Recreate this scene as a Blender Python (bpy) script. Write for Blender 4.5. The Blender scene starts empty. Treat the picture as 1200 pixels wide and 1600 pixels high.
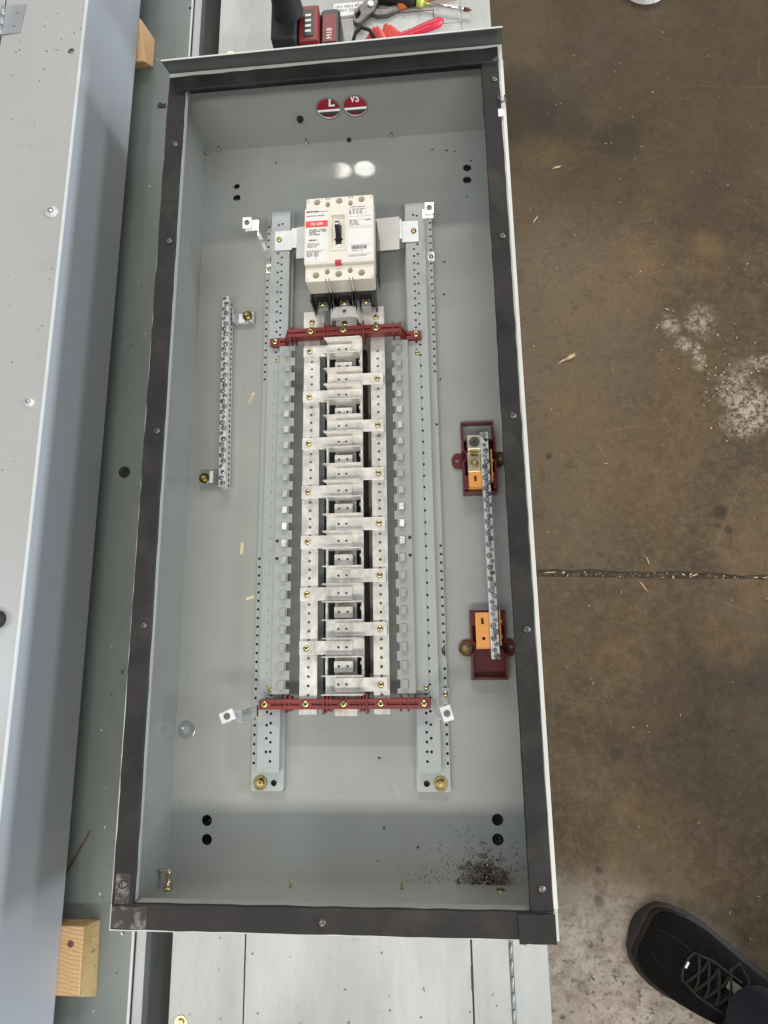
import bpy, bmesh, math, random
from mathutils import Vector, Matrix
random.seed(7)
SC = bpy.context.scene
COL = SC.collection
PI = math.pi

# ------------------------------------------------------------------ camera
cd = bpy.data.cameras.new('camera'); cam = bpy.data.objects.new('camera', cd); COL.objects.link(cam)
cd.sensor_width = 36; cd.sensor_fit = 'AUTO'; cd.lens = 964.76 / 1600 * 36
cd.clip_start = .01; cd.clip_end = 60
Rwc = Matrix(((0.9963704, -0.0135109, -0.0840440), (0.0307253, 0.9778457, 0.2070600), (0.0793845, -0.2088907, 0.9747116)))
mw = Rwc.transposed().to_4x4(); mw.translation = Vector((0.38692, 0.31847, 0.92518)); cam.matrix_world = mw
SC.camera = cam
SC.render.resolution_x = 768; SC.render.resolution_y = 1024
SC.view_settings.view_transform = 'Standard'; SC.view_settings.look = 'None'
SC.view_settings.exposure = 0.0; SC.view_settings.gamma = 1

# ------------------------------------------------------------------ world: dim workshop air light
wd = bpy.data.worlds.new('World'); SC.world = wd; wd.use_nodes = True
bg = wd.node_tree.nodes['Background']; bg.inputs[0].default_value = (.95, .97, 1.0, 1); bg.inputs[1].default_value = .33

# ------------------------------------------------------------------ lamps: rows of ceiling tubes and the daylight of a big door
def area(name, loc, target, sx, sy, power, color):
    l = bpy.data.lights.new(name, 'AREA'); l.shape = 'RECTANGLE'; l.size = sx; l.size_y = sy; l.energy = power; l.color = color
    o = bpy.data.objects.new(name, l); COL.objects.link(o); o.location = loc
    d = Vector(target) - Vector(loc); o.rotation_euler = d.to_track_quat('-Z', 'Y').to_euler()
    return o
area('ceiling_tube_row_near', (.5, -1.75, 4.3), (.5, -1.75, 0), 5.0, .60, 165, (1, .955, .87))
area('ceiling_tube_row_far', (.3, 4.95, 4.3), (.3, 4.0, 0), 5.0, .30, 140, (1, .955, .87))
area('ceiling_tube_row_farthest', (.3, 6.9, 4.3), (.3, 1.0, 0), 5.0, .5, 60, (1, .955, .87))
area('daylight_door', (7.5, .1, .42), (0, .3, .1), 5.0, 1.1, 560, (.82, .90, 1))
area('high_window', (6.2, .75, 3.35), (0, .5, 0), 3.2, .7, 135, (.85, .91, 1))

area('roof_window', (-3.1, .09, 3.9), (-3.1, .09, 0), .9, .95, 32, (.62, .78, 1))

# ------------------------------------------------------------------ materials
def mat(name, color, rough=.5, metal=0, coat=0, spec=.5, var=.06, vscale=18, bump=0, bscale=400, dirt=0, dcol=(.12, .10, .08), rvar=.05, stretch=(1, 1, 1), dscale=9, dlo=.56, dhi=.72):
    m = bpy.data.materials.new(name); m.use_nodes = True
    nt = m.node_tree; N = nt.nodes; L = nt.links; b = N['Principled BSDF']
    tc = N.new('ShaderNodeTexCoord'); mp = N.new('ShaderNodeMapping'); mp.inputs['Scale'].default_value = stretch
    L.new(tc.outputs['Object'], mp.inputs[0])
    n = N.new('ShaderNodeTexNoise'); n.inputs['Scale'].default_value = vscale; n.inputs['Detail'].default_value = 6
    L.new(mp.outputs[0], n.inputs['Vector'])
    r = N.new('ShaderNodeValToRGB'); c = Vector(color)
    r.color_ramp.elements[0].position = .3; r.color_ramp.elements[1].position = .7
    r.color_ramp.elements[0].color = (*(c * (1 - var)), 1); r.color_ramp.elements[1].color = (*(c * (1 + var)), 1)
    L.new(n.outputs[0], r.inputs[0]); out = r.outputs[0]
    if dirt:
        d = N.new('ShaderNodeTexNoise'); d.inputs['Scale'].default_value = dscale; d.inputs['Detail'].default_value = 9; d.inputs['Roughness'].default_value = .68
        L.new(mp.outputs[0], d.inputs['Vector'])
        dr = N.new('ShaderNodeMapRange'); dr.inputs[1].default_value = dlo; dr.inputs[2].default_value = dhi; dr.inputs[4].default_value = dirt
        L.new(d.outputs[0], dr.inputs[0])
        mx = N.new('ShaderNodeMix'); mx.data_type = 'RGBA'; L.new(dr.outputs[0], mx.inputs[0]); L.new(out, mx.inputs[6]); mx.inputs[7].default_value = (*dcol, 1)
        out = mx.outputs[2]
    L.new(out, b.inputs['Base Color'])
    rm = N.new('ShaderNodeMapRange'); rm.inputs[3].default_value = max(.02, rough - rvar); rm.inputs[4].default_value = min(1, rough + rvar)
    L.new(n.outputs[0], rm.inputs[0]); L.new(rm.outputs[0], b.inputs['Roughness'])
    b.inputs['Metallic'].default_value = metal; b.inputs['Specular IOR Level'].default_value = spec
    b.inputs['Coat Weight'].default_value = coat; b.inputs['Coat Roughness'].default_value = .06
    if bump:
        n2 = N.new('ShaderNodeTexNoise'); n2.inputs['Scale'].default_value = bscale; n2.inputs['Detail'].default_value = 3
        L.new(mp.outputs[0], n2.inputs['Vector'])
        bp = N.new('ShaderNodeBump'); bp.inputs['Strength'].default_value = bump; bp.inputs['Distance'].default_value = .0004
        L.new(n2.outputs[0], bp.inputs['Height']); L.new(bp.outputs[0], b.inputs['Normal'])
    return m
GREY = (.375, .392, .372)
M = {}
M['paint'] = mat('grey_enamel', GREY, .12, bump=.13, bscale=420, var=.05, vscale=9, dirt=.28, dcol=(.22, .22, .2), dscale=26, dlo=.6, dhi=.8)
M['lip_shade'] = mat('shaded_lip_grey', (.085, .095, .088), .35, bump=.1, var=.06)  # shade on the drip lip put into the colour as a darker grey
M['paint_rail'] = mat('pale_grey_enamel', (.41, .44, .435), .28, bump=.12, bscale=700, var=.03, dirt=.2, dcol=(.25, .25, .23), dscale=70, dlo=.66, dhi=.8)
M['paint_edge'] = mat('pale_grey_enamel_edge', (.62, .63, .60), .35, var=.05, dirt=.4, dcol=(.2, .18, .15), dscale=90, dlo=.62, dhi=.75)
M['paint_mid'] = mat('green_grey_enamel', (.175, .200, .190), .28, bump=.1, bscale=600, var=.08, vscale=4, dirt=.2, dcol=(.3, .3, .28), dscale=35)
M['paint_side'] = mat('blue_grey_enamel', (.34, .357, .375), .24, bump=.1, bscale=600, var=.04, vscale=4)
M['paint_door'] = mat('light_grey_enamel', (.42, .425, .41), .26, bump=.08, bscale=600, var=.04, vscale=3, dirt=.25, dcol=(.3, .29, .26), dscale=12)
M['sheet'] = mat('smeared_light_sheet', (.43, .45, .435), .30, var=.22, vscale=9, dirt=.7, dcol=(.27, .28, .27), dscale=14, stretch=(1, .25, 1), dlo=.46, dhi=.75)
M['bare'] = mat('bare_galvanised_steel', (.36, .38, .39), .42, metal=.35, var=.22, vscale=14, stretch=(1, .25, 1), dirt=.3, dcol=(.25, .25, .25))
M['gasket'] = mat('dark_foam_rubber', (.027, .0245, .0235), .6, spec=.22, var=.35, vscale=16, bump=.5, bscale=260, stretch=(1, 1, 1), dirt=.4, dcol=(.105, .095, .085), dscale=13, dlo=.52, dhi=.8, rvar=.14)
M['gasket_worn'] = mat('chalky_foam_rubber', (.05, .042, .038), .6, spec=.25, var=.4, vscale=22, bump=.4, dirt=.75, dcol=(.42, .40, .37), dscale=34, dlo=.50, dhi=.66)
M['tin'] = mat('tin_plated_aluminium', (.82, .80, .745), .36, metal=.4, var=.12, vscale=60, bump=.25, bscale=500, dirt=.55, dcol=(.42, .39, .34), dscale=38, dlo=.5, dhi=.74, rvar=.14)
M['tinworn'] = mat('scuffed_tin_plate', (.74, .72, .67), .38, metal=.35, var=.16, vscale=90, bump=.3, bscale=500, dirt=.6, dcol=(.27, .25, .22), dscale=50, dlo=.5, dhi=.7, stretch=(1, .6, 1))
M['zinc'] = mat('bright_zinc', (.80, .82, .84), .2, metal=1, var=.12, vscale=80, rvar=.12)
M['zincdull'] = mat('dull_zinc', (.83, .83, .81), .3, metal=.4, var=.10, vscale=60, bump=.1)
M['strapzinc'] = mat('strap_zinc', (.58, .60, .61), .36, metal=.5, var=.1, vscale=50, bump=.1, dirt=.3, dcol=(.4, .41, .42), dscale=60)
M['gold'] = mat('yellow_zinc', (.70, .55, .27), .22, metal=1, var=.2, vscale=160)
M['oldgold'] = mat('dark_yellow_zinc', (.20, .165, .07), .25, metal=1, var=.35, vscale=120)
M['dark'] = mat('dark_slot', (.02, .018, .015), .6)
M['black'] = mat('black_moulded_plastic', (.018, .018, .02), .35, var=.2, bump=.2)
M['blackmatt'] = mat('black_rubber', (.012, .012, .013), .7, var=.3, bump=.3)
M['cream'] = mat('cream_moulded_plastic', (.78, .735, .63), .42, var=.025, bump=.15, bscale=900, dirt=.12, dcol=(.5, .44, .33), dscale=60)
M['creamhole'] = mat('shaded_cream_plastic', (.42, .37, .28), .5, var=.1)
M['label'] = mat('white_label', (.80, .79, .75), .5, var=.01)
M['card'] = mat('white_card', (.74, .74, .71), .55, var=.04, vscale=60)
M['redlabel'] = mat('red_label', (.80, .045, .025), .45, var=.02)
M['redbtn'] = mat('red_plastic', (.55, .03, .03), .4)
M['ink'] = mat('black_ink', (.03, .03, .035), .6)
M['white'] = mat('white_print', (.85, .85, .84), .5, var=.01)
M['brace'] = mat('dark_red_polyester', (.215, .032, .027), .42, var=.16, vscale=40, bump=.2)
M['maroon'] = mat('maroon_polyester', (.13, .022, .022), .33, var=.2, vscale=40, bump=.2)
M['copper'] = mat('orange_copper', (.92, .43, .12), .36, metal=.2, var=.10, vscale=30, stretch=(1, .3, 1), dirt=.2, dcol=(.45, .2, .08), dscale=60)
M['brass'] = mat('brass', (.72, .60, .34), .28, metal=.9, var=.18, vscale=90)
M['lugs'] = mat('tarnished_aluminium', (.66, .60, .46), .34, metal=.7, var=.2, vscale=80, dirt=.3, dcol=(.3, .26, .15), dscale=60)
M['red'] = mat('red_tool_plastic', (.20, .018, .018), .4, var=.15)
M['redgrip'] = mat('crimson_vinyl', (.62, .03, .06), .3, var=.08)
M['ragpink'] = mat('coral_cloth', (.75, .13, .10), .8, var=.2, bump=.5)
M['orange'] = mat('orange_vinyl', (.75, .20, .03), .4)
M['steel'] = mat('blackened_steel', (.15, .142, .135), .45, metal=.85, var=.25, vscale=70)
M['chrome'] = mat('chrome_shaft', (.8, .8, .82), .14, metal=1)
M['lime'] = mat('lime_plastic', (.55, .75, .12), .35)
M['rust'] = mat('rust_brown', (.13, .06, .035), .8, var=.3, vscale=90)
M['tape'] = mat('aged_paper_tape', (.74, .66, .44), .7, var=.06)
M['scrap'] = mat('dark_scrap', (.028, .026, .025), .6, var=.4)
M['rustscrap'] = mat('brown_filings', (.17, .085, .05), .6, var=.4, metal=.3)
M['splinter'] = mat('pale_wood_splinter', (.60, .42, .24), .8, var=.2)
M['casered'] = mat('matt_case_red', (.30, .012, .025), .7, spec=.15)
M['sock'] = mat('navy_denim', (.006, .007, .013), .95, var=.3, bump=.6, bscale=300)
M['mesh'] = mat('black_knit', (.0065, .0055, .005), .95, var=.5, vscale=300, bump=.9, bscale=420, spec=.1)
M['suede'] = mat('dark_trim', (.016, .012, .0095), .7, var=.3, bump=.4, spec=.12)
M['sole'] = mat('worn_black_sole', (.015, .0115, .009), .75, var=.3, vscale=30)
M['lacegrey'] = mat('grey_woven_edge', (.030, .028, .025), .85, bump=.6, spec=.15)
M['lace'] = mat('black_lace', (.022, .020, .018), .9, bump=.5, spec=.15)
M['skin'] = mat('skin', (.45, .27, .20), .5)
M['shirt'] = mat('dark_shirt', (.03, .03, .035), .9)

def wood_mat(name, c1, c2, ang):
    m = mat(name, c1, .75, var=.08, vscale=30, bump=.5, bscale=120)
    nt = m.node_tree; N = nt.nodes; L = nt.links; b = N['Principled BSDF']
    tc = N.new('ShaderNodeTexCoord'); mp = N.new('ShaderNodeMapping'); mp.inputs['Rotation'].default_value = (0, 0, ang); mp.inputs['Scale'].default_value = (1, 1, 1)
    L.new(tc.outputs['Object'], mp.inputs[0])
    w = N.new('ShaderNodeTexWave'); w.inputs['Scale'].default_value = 62; w.inputs['Distortion'].default_value = 5.5; w.inputs['Detail'].default_value = 5; w.inputs['Detail Roughness'].default_value = .65; w.inputs['Detail Scale'].default_value = 1.1
    L.new(mp.outputs[0], w.inputs[0])
    r = N.new('ShaderNodeValToRGB'); r.color_ramp.elements[0].color = (*c2, 1); r.color_ramp.elements[1].color = (*c1, 1)
    r.color_ramp.elements[0].position = .0; r.color_ramp.elements[1].position = .75
    L.new(w.outputs[0], r.inputs[0]); L.new(r.outputs[0], b.inputs['Base Color'])
    return m
M['pine'] = wood_mat('sawn_pine', (.66, .43, .23), (.55, .32, .14), PI / 2 + .2)
M['pineend'] = wood_mat('rough_pine_side', (.44, .31, .13), (.38, .26, .10), 0)

def concrete():
    m = bpy.data.materials.new('stained_concrete'); m.use_nodes = True
    nt = m.node_tree; N = nt.nodes; L = nt.links; b = N['Principled BSDF']
    g = N.new('ShaderNodeNewGeometry')
    def noise(s, d=8, ro=.6, off=(0, 0, 0), dist=0):
        mp = N.new('ShaderNodeMapping'); mp.inputs['Location'].default_value = off; L.new(g.outputs['Position'], mp.inputs[0])
        n = N.new('ShaderNodeTexNoise'); n.inputs['Scale'].default_value = s; n.inputs['Detail'].default_value = d; n.inputs['Roughness'].default_value = ro; n.inputs['Distortion'].default_value = dist
        L.new(mp.outputs[0], n.inputs['Vector']); return n.outputs[0]
    def ramp(src, a, c):
        r = N.new('ShaderNodeMapRange'); r.inputs[1].default_value = a; r.inputs[2].default_value = c; L.new(src, r.inputs[0]); return r.outputs[0]
    def mix(f, a, c, col=True):
        mx = N.new('ShaderNodeMix'); mx.data_type = 'RGBA'
        if isinstance(f, (int, float)): mx.inputs[0].default_value = f
        else: L.new(f, mx.inputs[0])
        for i, v in ((6, a), (7, c)):
            if isinstance(v, tuple): mx.inputs[i].default_value = (*v, 1)
            else: L.new(v, mx.inputs[i])
        return mx.outputs[2]
    def mul(a, c):
        k = N.new('ShaderNodeMath'); k.operation = 'MULTIPLY'; L.new(a, k.inputs[0])
        if isinstance(c, (int, float)): k.inputs[1].default_value = c
        else: L.new(c, k.inputs[1])
        return k.outputs[0]
    def blob(x, y, r0, r1, warp=.0, sx=1, sy=1, ws=9):
        mp = N.new('ShaderNodeMapping'); mp.vector_type = 'POINT'
        mp.inputs['Location'].default_value = (-x * sx, -y * sy, .28); mp.inputs['Scale'].default_value = (sx, sy, 1); L.new(g.outputs['Position'], mp.inputs[0])
        ln = N.new('ShaderNodeVectorMath'); ln.operation = 'LENGTH'; L.new(mp.outputs[0], ln.inputs[0])
        n = noise(ws, 6, .7, (x, y, 0)); s = N.new('ShaderNodeMath'); s.operation = 'MULTIPLY_ADD'; L.new(n, s.inputs[0]); s.inputs[1].default_value = warp; L.new(ln.outputs['Value'], s.inputs[2])
        rr = N.new('ShaderNodeMapRange'); rr.interpolation_type = 'SMOOTHSTEP'; rr.inputs[1].default_value = r0 + warp * .5; rr.inputs[2].default_value = r1 + warp * .5; rr.inputs[3].default_value = 1; rr.inputs[4].default_value = 0
        L.new(s.outputs[0], rr.inputs[0]); return rr.outputs[0]
    base = mix(ramp(noise(2.6, 6, .55, (3, 1, 0), .6), .38, .62), (.064, .046, .029), (.112, .083, .056))
    base = mix(mul(ramp(noise(5.5, 7, .6, (7, 4, 0), .8), .50, .68), .55), base, (.155, .104, .048))
    base = mix(mul(ramp(noise(7, 9, .7, (1, 9, 0), .4), .52, .7), .5), base, (.045, .036, .030))
    base = mix(mul(ramp(noise(70, 6, .75, (0, 0, 0)), .46, .66), .38), base, (.185, .15, .118))
    base = mix(mul(ramp(noise(240, 3, .7, (0, 5, 0)), .56, .7), .45), base, (.032, .026, .021))
    base = mix(mul(ramp(noise(420, 2, .6, (4, 0, 0)), .66, .74), .5), base, (.28, .245, .20))
    # pool of light beside the cabinet foot painted into the concrete, with dark specks
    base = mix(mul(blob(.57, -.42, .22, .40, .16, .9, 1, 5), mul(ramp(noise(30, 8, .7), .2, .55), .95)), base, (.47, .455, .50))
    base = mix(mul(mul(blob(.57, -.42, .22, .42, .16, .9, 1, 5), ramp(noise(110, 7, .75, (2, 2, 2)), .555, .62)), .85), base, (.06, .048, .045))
    base = mix(mul(blob(.60, .98, .1, .36, .2, 1, .8, 5), .42), base, (.17, .137, .112))
    base = mix(mul(blob(.62, .6, .02, .2, .15, 1, .6, 5), .3), base, (.17, .14, .112))
    base = mix(mul(ramp(noise(55, 9, .8, (6, 2, 0), .3), .5, .62), .35), base, (.155, .125, .095))
    base = mix(mul(ramp(noise(38, 8, .75, (1, 7, 0), .5), .54, .66), .5), base, (.045, .034, .024))
    base = mix(mul(blob(.70, 1.62, .28, .50, .12, .55, 1, 4), .55), base, (.050, .038, .022))
    base = mix(mul(mul(blob(.60, 1.0, .1, .5, .1, 1, .6), ramp(noise(120, 5, .7, (2, 2, 5)), .60, .66)), .7), base, (.05, .04, .034))
    # dark oil stains
    for x, y, r, a in ((.9335, .5565, .014, .75), (.925, .529, .006, .6), (.945, .521, .0075, .65), (.7, .12, .012, .45), (.93, .15, .2, .5), (.82, 1.4, .05, .5), (.60, 1.52, .10, .6), (.70, 1.46, .06, .4), (.62, .68, .006, .7), (.655, -.07, .006, .6), (.65, -.12, .01, .5), (.95, .27, .05, .4), (1.0, 1.2, .12, .3)):
        base = mix(mul(blob(x, y, r * .6, r * 1.35, r * .9, 1, 1, 22), a), base, (.026, .021, .018))
    # ochre stains
    for x, y, r, a in ((.83, 1.13, .035, .55), (.85, 1.09, .03, .5), (.98, 1.13, .03, .5), (.98, 1.09, .05, .3), (.8, .62, .09, .35), (.93, .31, .06, .5), (.72, .30, .06, .4), (.67, .77, .06, .35), (.88, .74, .07, .3), (.67, 1.38, .05, .4)):
        base = mix(mul(mul(blob(x, y, r * .1, r * 1.6, r * 1.5, 1, 1, 10), ramp(noise(34, 9, .8, (x, y, 1), .6), .36, .60)), a), base, (.20, .135, .066))
    # flaked pale paint / plaster residue
    fl = ramp(noise(95, 7, .78, (1, 1, 0)), .44, .56)
    for x, y, rx, ry in ((.945, .955, .034, .040), (.885, .945, .022, .03), (.905, .905, .02, .02), (.93, .875, .016, .03), (.925, .90, .02, .012), (1.00, .80, .050, .065), (1.05, .76, .075, .045), (1.0, .73, .05, .04), (1.06, .86, .05, .02)):
        base = mix(mul(blob(x, y, rx * .3, rx * 1.15, rx * 1.1, 1, rx / ry, 30), mul(fl, .5)), base, (.58, .52, .53))
    # fine scratches
    vo = N.new('ShaderNodeTexVoronoi'); vo.feature = 'DISTANCE_TO_EDGE'; vo.inputs['Scale'].default_value = 3.3; vo.inputs['Randomness'].default_value = 1
    mpv = N.new('ShaderNodeMapping'); mpv.inputs['Scale'].default_value = (1, 2.3, 1); mpv.inputs['Rotation'].default_value = (0, 0, .5); L.new(g.outputs['Position'], mpv.inputs[0]); L.new(mpv.outputs[0], vo.inputs['Vector'])
    rv = N.new('ShaderNodeMapRange'); rv.inputs[1].default_value = .001; rv.inputs[2].default_value = .0045; rv.inputs[3].default_value = 1; rv.inputs[4].default_value = 0; L.new(vo.outputs['Distance'], rv.inputs[0])
    base = mix(mul(mul(rv.outputs[0], ramp(noise(3, 4, .5, (8, 8, 0)), .5, .62)), .35), base, (.24, .195, .15))
    tint = N.new('ShaderNodeMix'); tint.data_type = 'RGBA'; tint.blend_type = 'MULTIPLY'; tint.inputs[0].default_value = 1; L.new(base, tint.inputs[6]); tint.inputs[7].default_value = (.94, .85, .67, 1)
    L.new(tint.outputs[2], b.inputs['Base Color'])
    rr = N.new('ShaderNodeMapRange'); rr.inputs[1].default_value = .3; rr.inputs[2].default_value = .7; rr.inputs[3].default_value = .48; rr.inputs[4].default_value = .75
    L.new(noise(6, 6), rr.inputs[0]); L.new(rr.outputs[0], b.inputs['Roughness']); b.inputs['Specular IOR Level'].default_value = .25
    bp = N.new('ShaderNodeBump'); bp.inputs['Strength'].default_value = .35; bp.inputs['Distance'].default_value = .0012
    L.new(noise(180, 6, .7), bp.inputs['Height']); L.new(bp.outputs[0], b.inputs['Normal'])
    return m
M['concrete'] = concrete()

# ------------------------------------------------------------------ mesh helpers
def poly_area(lp): return abs(sum(a[0] * b[1] - b[0] * a[1] for a, b in zip(lp, lp[1:] + lp[:1]))) / 2
def curve_mesh(loops, z0, z1, bevel=0):
    """filled flat plate with holes; the fill is checked and retried at another angle when it drops a face"""
    want = poly_area(list(loops[0])) - sum(poly_area(list(l)) for l in loops[1:])
    for ang in (0, .31, .77, 1.13, 2.02, .05):
        ca, sa = math.cos(ang), math.sin(ang)
        c = bpy.data.curves.new('c', 'CURVE'); c.dimensions = '2D'; c.fill_mode = 'BOTH'; c.extrude = max((z1 - z0) / 2 - bevel, 0); c.bevel_depth = bevel; c.bevel_resolution = 1 if bevel else 0
        if bevel: c.offset = -bevel
        for lp in loops:
            s = c.splines.new('POLY'); s.points.add(len(lp) - 1); s.use_cyclic_u = True
            for p, q in zip(s.points, lp): p.co = (q[0] * ca - q[1] * sa, q[0] * sa + q[1] * ca, 0, 1)
        o = bpy.data.objects.new('c', c); me = bpy.data.meshes.new_from_object(o)
        me.transform(Matrix.Translation((0, 0, (z0 + z1) / 2)) @ Matrix.Rotation(-ang, 4, 'Z'))
        bpy.data.objects.remove(o); bpy.data.curves.remove(c)
        got = sum(p.area for p in me.polygons if p.normal.z > .9)
        if abs(got - want) < want * .06 + (2e-4 if bevel else 1e-6) * 0: break
        if bevel and got > want * .7: break
        if ang != .05: bpy.data.meshes.remove(me)
        else: print('FILL FAILED', want, got)
    return me
def circ(x, y, r, n=12, sy=1):
    return [(x + r * math.cos(2 * PI * k / n), y + r * sy * math.sin(2 * PI * k / n)) for k in range(n)]
def rrect(x0, y0, x1, y1, r=.002, n=4):
    o = []
    for cx, cy, a in ((x1 - r, y0 + r, -PI / 2), (x1 - r, y1 - r, 0), (x0 + r, y1 - r, PI / 2), (x0 + r, y0 + r, PI)):
        for k in range(n + 1):
            t = a + PI / 2 * k / n; o.append((cx + r * math.cos(t), cy + r * math.sin(t)))
    return o
class MB:
    def __init__(s): s.bm = bmesh.new(); s.mi = 0
    def _new(s, geom_verts, T=None):
        if T is not None: bmesh.ops.transform(s.bm, matrix=T, verts=geom_verts)
    def mesh(s, me, T=None):
        n = len(s.bm.verts); f = len(s.bm.faces); s.bm.from_mesh(me); s.bm.verts.ensure_lookup_table(); s.bm.faces.ensure_lookup_table()
        for fc in s.bm.faces[f:]: fc.material_index = s.mi
        if T is not None: bmesh.ops.transform(s.bm, matrix=T, verts=s.bm.verts[n:])
        bpy.data.meshes.remove(me); return s
    def plate(s, loops, z0, z1, bevel=0, T=None): return s.mesh(curve_mesh(loops, z0, z1, bevel), T)
    def hexa(s, P):
        v = [s.bm.verts.new(p) for p in P]
        for f in ((0, 3, 2, 1), (4, 5, 6, 7), (0, 1, 5, 4), (1, 2, 6, 5), (2, 3, 7, 6), (3, 0, 4, 7)):
            fc = s.bm.faces.new([v[i] for i in f]); fc.material_index = s.mi
        return s
    def box(s, x0, x1, y0, y1, z0, z1, T=None):
        P = [Vector(p) for p in ((x0, y0, z0), (x1, y0, z0), (x1, y1, z0), (x0, y1, z0), (x0, y0, z1), (x1, y0, z1), (x1, y1, z1), (x0, y1, z1))]
        if T is not None: P = [T @ p for p in P]
        return s.hexa(P)
    def lathe(s, prof, T=None, n=20, smooth=True):
        rings = []
        for r, z in prof:
            ring = []
            for k in range(n):
                p = Vector((r * math.cos(2 * PI * k / n), r * math.sin(2 * PI * k / n), z))
                ring.append(s.bm.verts.new(T @ p if T is not None else p))
            rings.append(ring)
        for a, b in zip(rings, rings[1:]):
            for k in range(n):
                f = s.bm.faces.new((a[k], a[(k + 1) % n], b[(k + 1) % n], b[k])); f.material_index = s.mi; f.smooth = smooth
        f = s.bm.faces.new(rings[0][::-1]); f.material_index = s.mi
        f = s.bm.faces.new(rings[-1]); f.material_index = s.mi
        return s
    def ring(s, r0, r1, z0, z1, T=None, n=28):
        pr = [(r0, z0), (r1, z0), (r1, z1), (r0, z1)]; rings = []
        for r, z in pr:
            rings.append([s.bm.verts.new((T @ Vector((r * math.cos(2 * PI * k / n), r * math.sin(2 * PI * k / n), z))) if T is not None else (r * math.cos(2 * PI * k / n), r * math.sin(2 * PI * k / n), z)) for k in range(n)])
        for i in range(4):
            a, b = rings[i], rings[(i + 1) % 4]
            for k in range(n):
                f = s.bm.faces.new((a[k], a[(k + 1) % n], b[(k + 1) % n], b[k])); f.material_index = s.mi
        return s
    def tube(s, pts, rad, n=8, cap=True):
        pts = [Vector(p) for p in pts]; rings = []
        for i, p in enumerate(pts):
            d = (pts[min(i + 1, len(pts) - 1)] - pts[max(i - 1, 0)]).normalized()
            u = d.cross(Vector((0, 0, 1))); u = u if u.length > .05 else d.cross(Vector((0, 1, 0))); u.normalize(); w = d.cross(u)
            r = rad[i] if isinstance(rad, (list, tuple)) else rad
            rings.append([s.bm.verts.new(p + (u * math.cos(2 * PI * k / n) + w * math.sin(2 * PI * k / n)) * r) for k in range(n)])
        for a, b in zip(rings, rings[1:]):
            for k in range(n):
                f = s.bm.faces.new((a[k], a[(k + 1) % n], b[(k + 1) % n], b[k])); f.material_index = s.mi; f.smooth = True
        for rr in (rings[0][::-1], rings[-1]):
            f = s.bm.faces.new(rr); f.material_index = s.mi
        return s
    def me(s, name, mats, bevel=0):
        bmesh.ops.recalc_face_normals(s.bm, faces=s.bm.faces)
        if bevel:
            es = [e for e in s.bm.edges if len(e.link_faces) == 2 and e.calc_face_angle(0) > .6]
            bmesh.ops.bevel(s.bm, geom=es, offset=bevel, segments=2, affect='EDGES', profile=.5, clamp_overlap=True)
        m = bpy.data.meshes.new(name); s.bm.to_mesh(m); s.bm.free()
        for k in (mats if isinstance(mats, (list, tuple)) else [mats]): m.materials.append(M[k] if isinstance(k, str) else k)
        return m
    def build(s, name, mats, parent=None, bevel=0, loc=None): return put(name, s.me(name, mats, bevel), parent, loc)
def put(name, me, parent=None, loc=None, rot=None):
    o = bpy.data.objects.new(name, me); COL.objects.link(o)
    if parent: o.parent = parent
    if loc is not None: o.location = loc
    if rot is not None: o.rotation_euler = rot
    return o
def tag(o, label=None, cat=None, group=None, kind=None):
    if label: o['label'] = label
    if cat: o['category'] = cat
    if group: o['group'] = group
    if kind: o['kind'] = kind
    return o
def thing(name, label, cat, loc=(0, 0, 0), rz=0, group=None):
    o = put(name, None, None, loc, (0, 0, rz)); o.empty_display_size = .02
    return tag(o, label, cat, group)
def T(x=0, y=0, z=0, rx=0, ry=0, rz=0):
    return Matrix.Translation((x, y, z)) @ Matrix.Rotation(rz, 4, 'Z') @ Matrix.Rotation(ry, 4, 'Y') @ Matrix.Rotation(rx, 4, 'X')
def text(name, body, x, y, z, size, m, parent, rz=0, align='LEFT', bold=0, sx=1):
    c = bpy.data.curves.new('t', 'FONT'); c.body = body; c.size = size; c.align_x = align; c.extrude = .00008; c.offset = bold; c.resolution_u = 3; c.space_line = .95
    o = bpy.data.objects.new('t', c); me = bpy.data.meshes.new_from_object(o); bpy.data.objects.remove(o); bpy.data.curves.remove(c)
    me.transform(Matrix.Diagonal((sx, 1, 1, 1))); me.materials.clear(); me.materials.append(M[m])
    return put(name, me, parent, (x, y, z), (0, 0, rz))

# shared small hardware meshes (axis +z, underside at z = 0)
def phillips(r, h, m):
    b = MB(); b.lathe([(r, 0), (r, h * .45), (r * .8, h * .85), (r * .45, h)], n=18)
    b.mi = 1
    for a in (.5, .5 + PI / 2): b.box(-r * .5, r * .5, -r * .11, r * .11, h * .7, h * 1.03, T(rz=a))
    return b.me('screw_mesh', [m, 'dark'])
def slotted(r, h, m):
    b = MB(); b.mi = 1; b.lathe([(r * 1.22, .0001), (r * 1.22, .0004)], n=16); b.mi = 0
    b.lathe([(r, .0002), (r, h * .8), (r * .88, h)], n=16); b.mi = 1
    b.box(-r * .85, r * .85, -r * .10, r * .10, h * .8, h * 1.03)
    return b.me('screw_mesh', [m, 'dark'])
def hexbolt(r, h, wr, m, m2=None, stud=0, wh=.0016):
    b = MB(); b.ring(r * .3, wr, 0, wh); b.mi = 1
    b.lathe([(r, wh), (r, wh + h * .85), (r * .86, wh + h)], n=6, smooth=False)
    b.lathe([(r * .5, wh + h * .9), (r * .5, wh + h + stud), (r * .35, wh + h + stud + .001)], n=12)
    return b.me('bolt_mesh', [m2 or m, m])
ME = {}
ME['gold5'] = phillips(.0044, .0028, 'gold'); ME['gold4'] = phillips(.0036, .0024, 'gold')
ME['goldbig'] = hexbolt(.0056, .0045, .0098, 'gold', 'oldgold', stud=.004)
ME['setscrew'] = slotted(.0034, .0022, 'zinc')
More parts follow.
